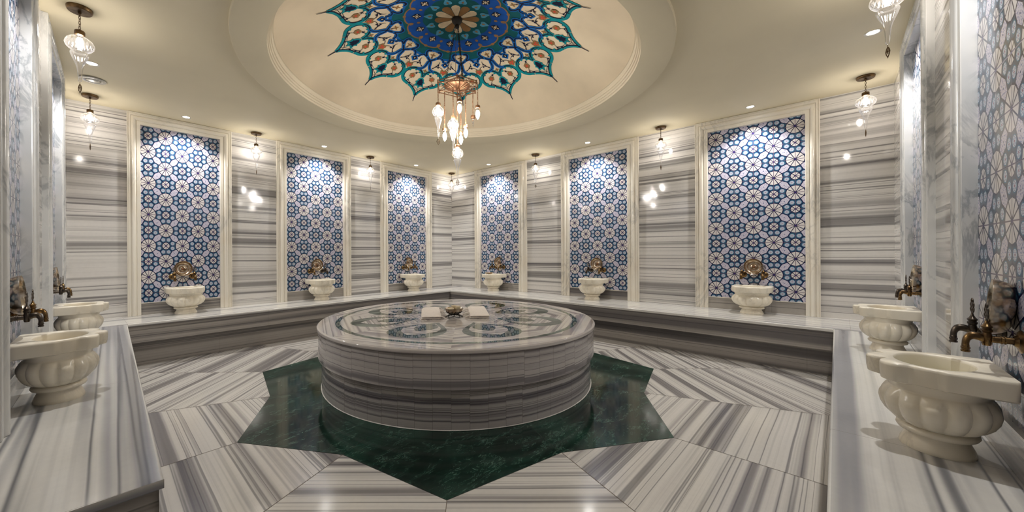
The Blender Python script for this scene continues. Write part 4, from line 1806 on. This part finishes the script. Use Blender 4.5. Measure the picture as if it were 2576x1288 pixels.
def towel(label, cw, rot, wdt, dep, side):
    x, y = wpt(*cw)
    base = atan2(A2.y, A2.x)
    t = thing('folded_towel', label, 'towel', (x, y, ZT + .0015), base + rot, 'folded fringed towels on the table')
    m = MB()
    rr = random.Random(int(cw[0] * 1000))
    nl_ = 2
    th = .0160
    for L in range(nl_):
        z0, z1 = L * th, (L + 1) * th - .0012
        w2 = wdt / 2 * (1 - .015 * L)
        ex = .006 * (L % 2)
        nx, ny = 10, 22
        topv = []
        for j in range(ny + 1):
            row = []
            for i in range(nx + 1):
                x_ = -w2 + 2 * w2 * i / nx
                y_ = -dep / 2 + dep * j / ny
                ed = min(1, min(w2 - abs(x_), dep / 2 - abs(y_)) / .014)
                zz = z1 - .006 * (1 - ed) + .0012 * sin(y_ * 31 + L) * sin(x_ * 40) + .0008 * rr.uniform(-1, 1)
                row.append((x_ + ex, y_, zz))
            topv.append(row)
        m.grid(topv, closed=False)
        prm = [topv[0][i] for i in range(nx + 1)] + [topv[j][nx] for j in range(1, ny + 1)] + [topv[ny][i] for i in range(nx - 1, -1, -1)] + [topv[j][0] for j in range(ny - 1, 0, -1)]
        low = [(p[0] * .995, p[1] * .995, z0) for p in prm]
        midp = [(p[0] * 1.03, p[1] * 1.010, (z0 + z1) / 2) for p in prm]
        m.grid([low, midp, prm], closed=True)
        if L == 0:
            m.cap(low, flip=True)
    m.build('folded_cloth', M['towel'], t, smooth=60)
    f = MB()
    nfr = 26
    for k in range(nfr):
        y_ = -dep / 2 + dep * (k + .5) / nfr
        l_ = rr.uniform(.035, .060)
        dy = rr.uniform(-.018, .018)
        z_ = rr.choice((.012, .018, .024))
        xs_ = side * wdt / 2
        f.tube([(xs_ - side * .006, y_, z_), (xs_ + side * l_ * .4, y_ + dy * .4, z_ * .7 + .002), (xs_ + side * l_, y_ + dy, .0030)], [.0030, .0034, .0022], 5)
    f.build('fringe', M['towel'], t, smooth=60)
    return t


towel('cream folded towel left of the soap bowl, fringe to the right', (-.386, 3.535), .12, .168, .56, 1)
towel('cream folded towel right of the soap bowl, fringe to the left', (.062, 3.580), .05, .172, .56, -1)
bxy = wpt(-.155, 3.40)
bst = thing('wire_stand', 'low black wire stand of looped rings carrying the soap bowl', 'stand', (*bxy, ZT + .001))
m = MB()
for k in range(6):
    a = k * pi / 3 + .3
    c, s_ = cos(a), sin(a)
    pts = []
    for j in range(16):
        an = 2 * pi * j / 16
        u = .052 + .032 * cos(an)
        v = .026 * sin(an)
        zz = .0035 + .022 * max(0, (.075 - u) / .055)
        pts.append((u * c - v * s_, u * s_ + v * c, zz))
    m.tube(pts, .0028, 6, closed=True)
m.tube([(.030 * cos(2 * pi * j / 20), .030 * sin(2 * pi * j / 20), .022) for j in range(20)], .003, 6, closed=True)
m.build('looped_wire', M['black'], bst)
bw = thing('soap_bowl', 'embossed copper bowl holding three soaps between the two towels', 'bowl', (*bxy, ZT + .0265))
m = MB()
m.lathe([(.002, .0), (.030, .0), (.052, .007), (.070, .022), (.080, .040), (.085, .052), (.0865, .053), (.0835, .052), (.078, .040), (.068, .024), (.050, .010), (.030, .004), (.002, .003)], 48,
        mod=lambda a, r_, z_: 1 + (.012 * cos(a * 16) if .01 < z_ < .045 else 0))
m.build('bowl_shell', M['tin'], bw, smooth=60)
m = MB()
for k in range(12):
    a = 2 * pi * k / 12
    m.tube([(r_ * cos(a + d_), r_ * sin(a + d_), z_) for r_, z_, d_ in ((.042, .001, 0), (.062, .012, .12), (.074, .024, 0), (.062, .012, -.12))], .0022, 5, closed=True)
m.build('filigree_band', M['black'], bw)


def soap(lab, off, sz, rz, z_, tilt=(0, 0)):
    t = MB()
    sx_, sy_, sz_ = sz
    b = .004
    P = []
    for (f, zz) in ((.9, 0), (1, b), (1, sz_ - b), (.9, sz_)):
        x_, y_ = sx_ / 2 * (f if f == 1 else 1 - b * 2 / sx_), sy_ / 2 * (f if f == 1 else 1 - b * 2 / sy_)
        c_ = .004
        P.append([(-x_ + c_, -y_, zz), (x_ - c_, -y_, zz), (x_, -y_ + c_, zz), (x_, y_ - c_, zz), (x_ - c_, y_, zz), (-x_ + c_, y_, zz), (-x_, y_ - c_, zz), (-x_, -y_ + c_, zz)])
    t.grid(P)
    t.cap(P[0], flip=True)
    t.cap(P[-1])
    o = t.build('soap_bar', M['soap'], smooth=50)
    q = Vector(bxy) + A2 * off[0] + B2 * off[1]
    o.location = (q.x, q.y, ZT + z_)
    o.rotation_euler = (tilt[0], tilt[1], atan2(A2.y, A2.x) + rz)
    tag(o, lab, 'soap', 'soaps in the copper bowl')


soap('cream soap block lying low at the left front of the bowl', (-.028, -.018), (.055, .040, .030), .5, .052, (.1, -.15))
soap('tall cream soap block standing at the back of the bowl', (-.002, .030), (.050, .034, .050), .1, .050)
soap('cream soap block standing at the right of the bowl', (.036, .006), (.036, .044, .048), -.35, .050)
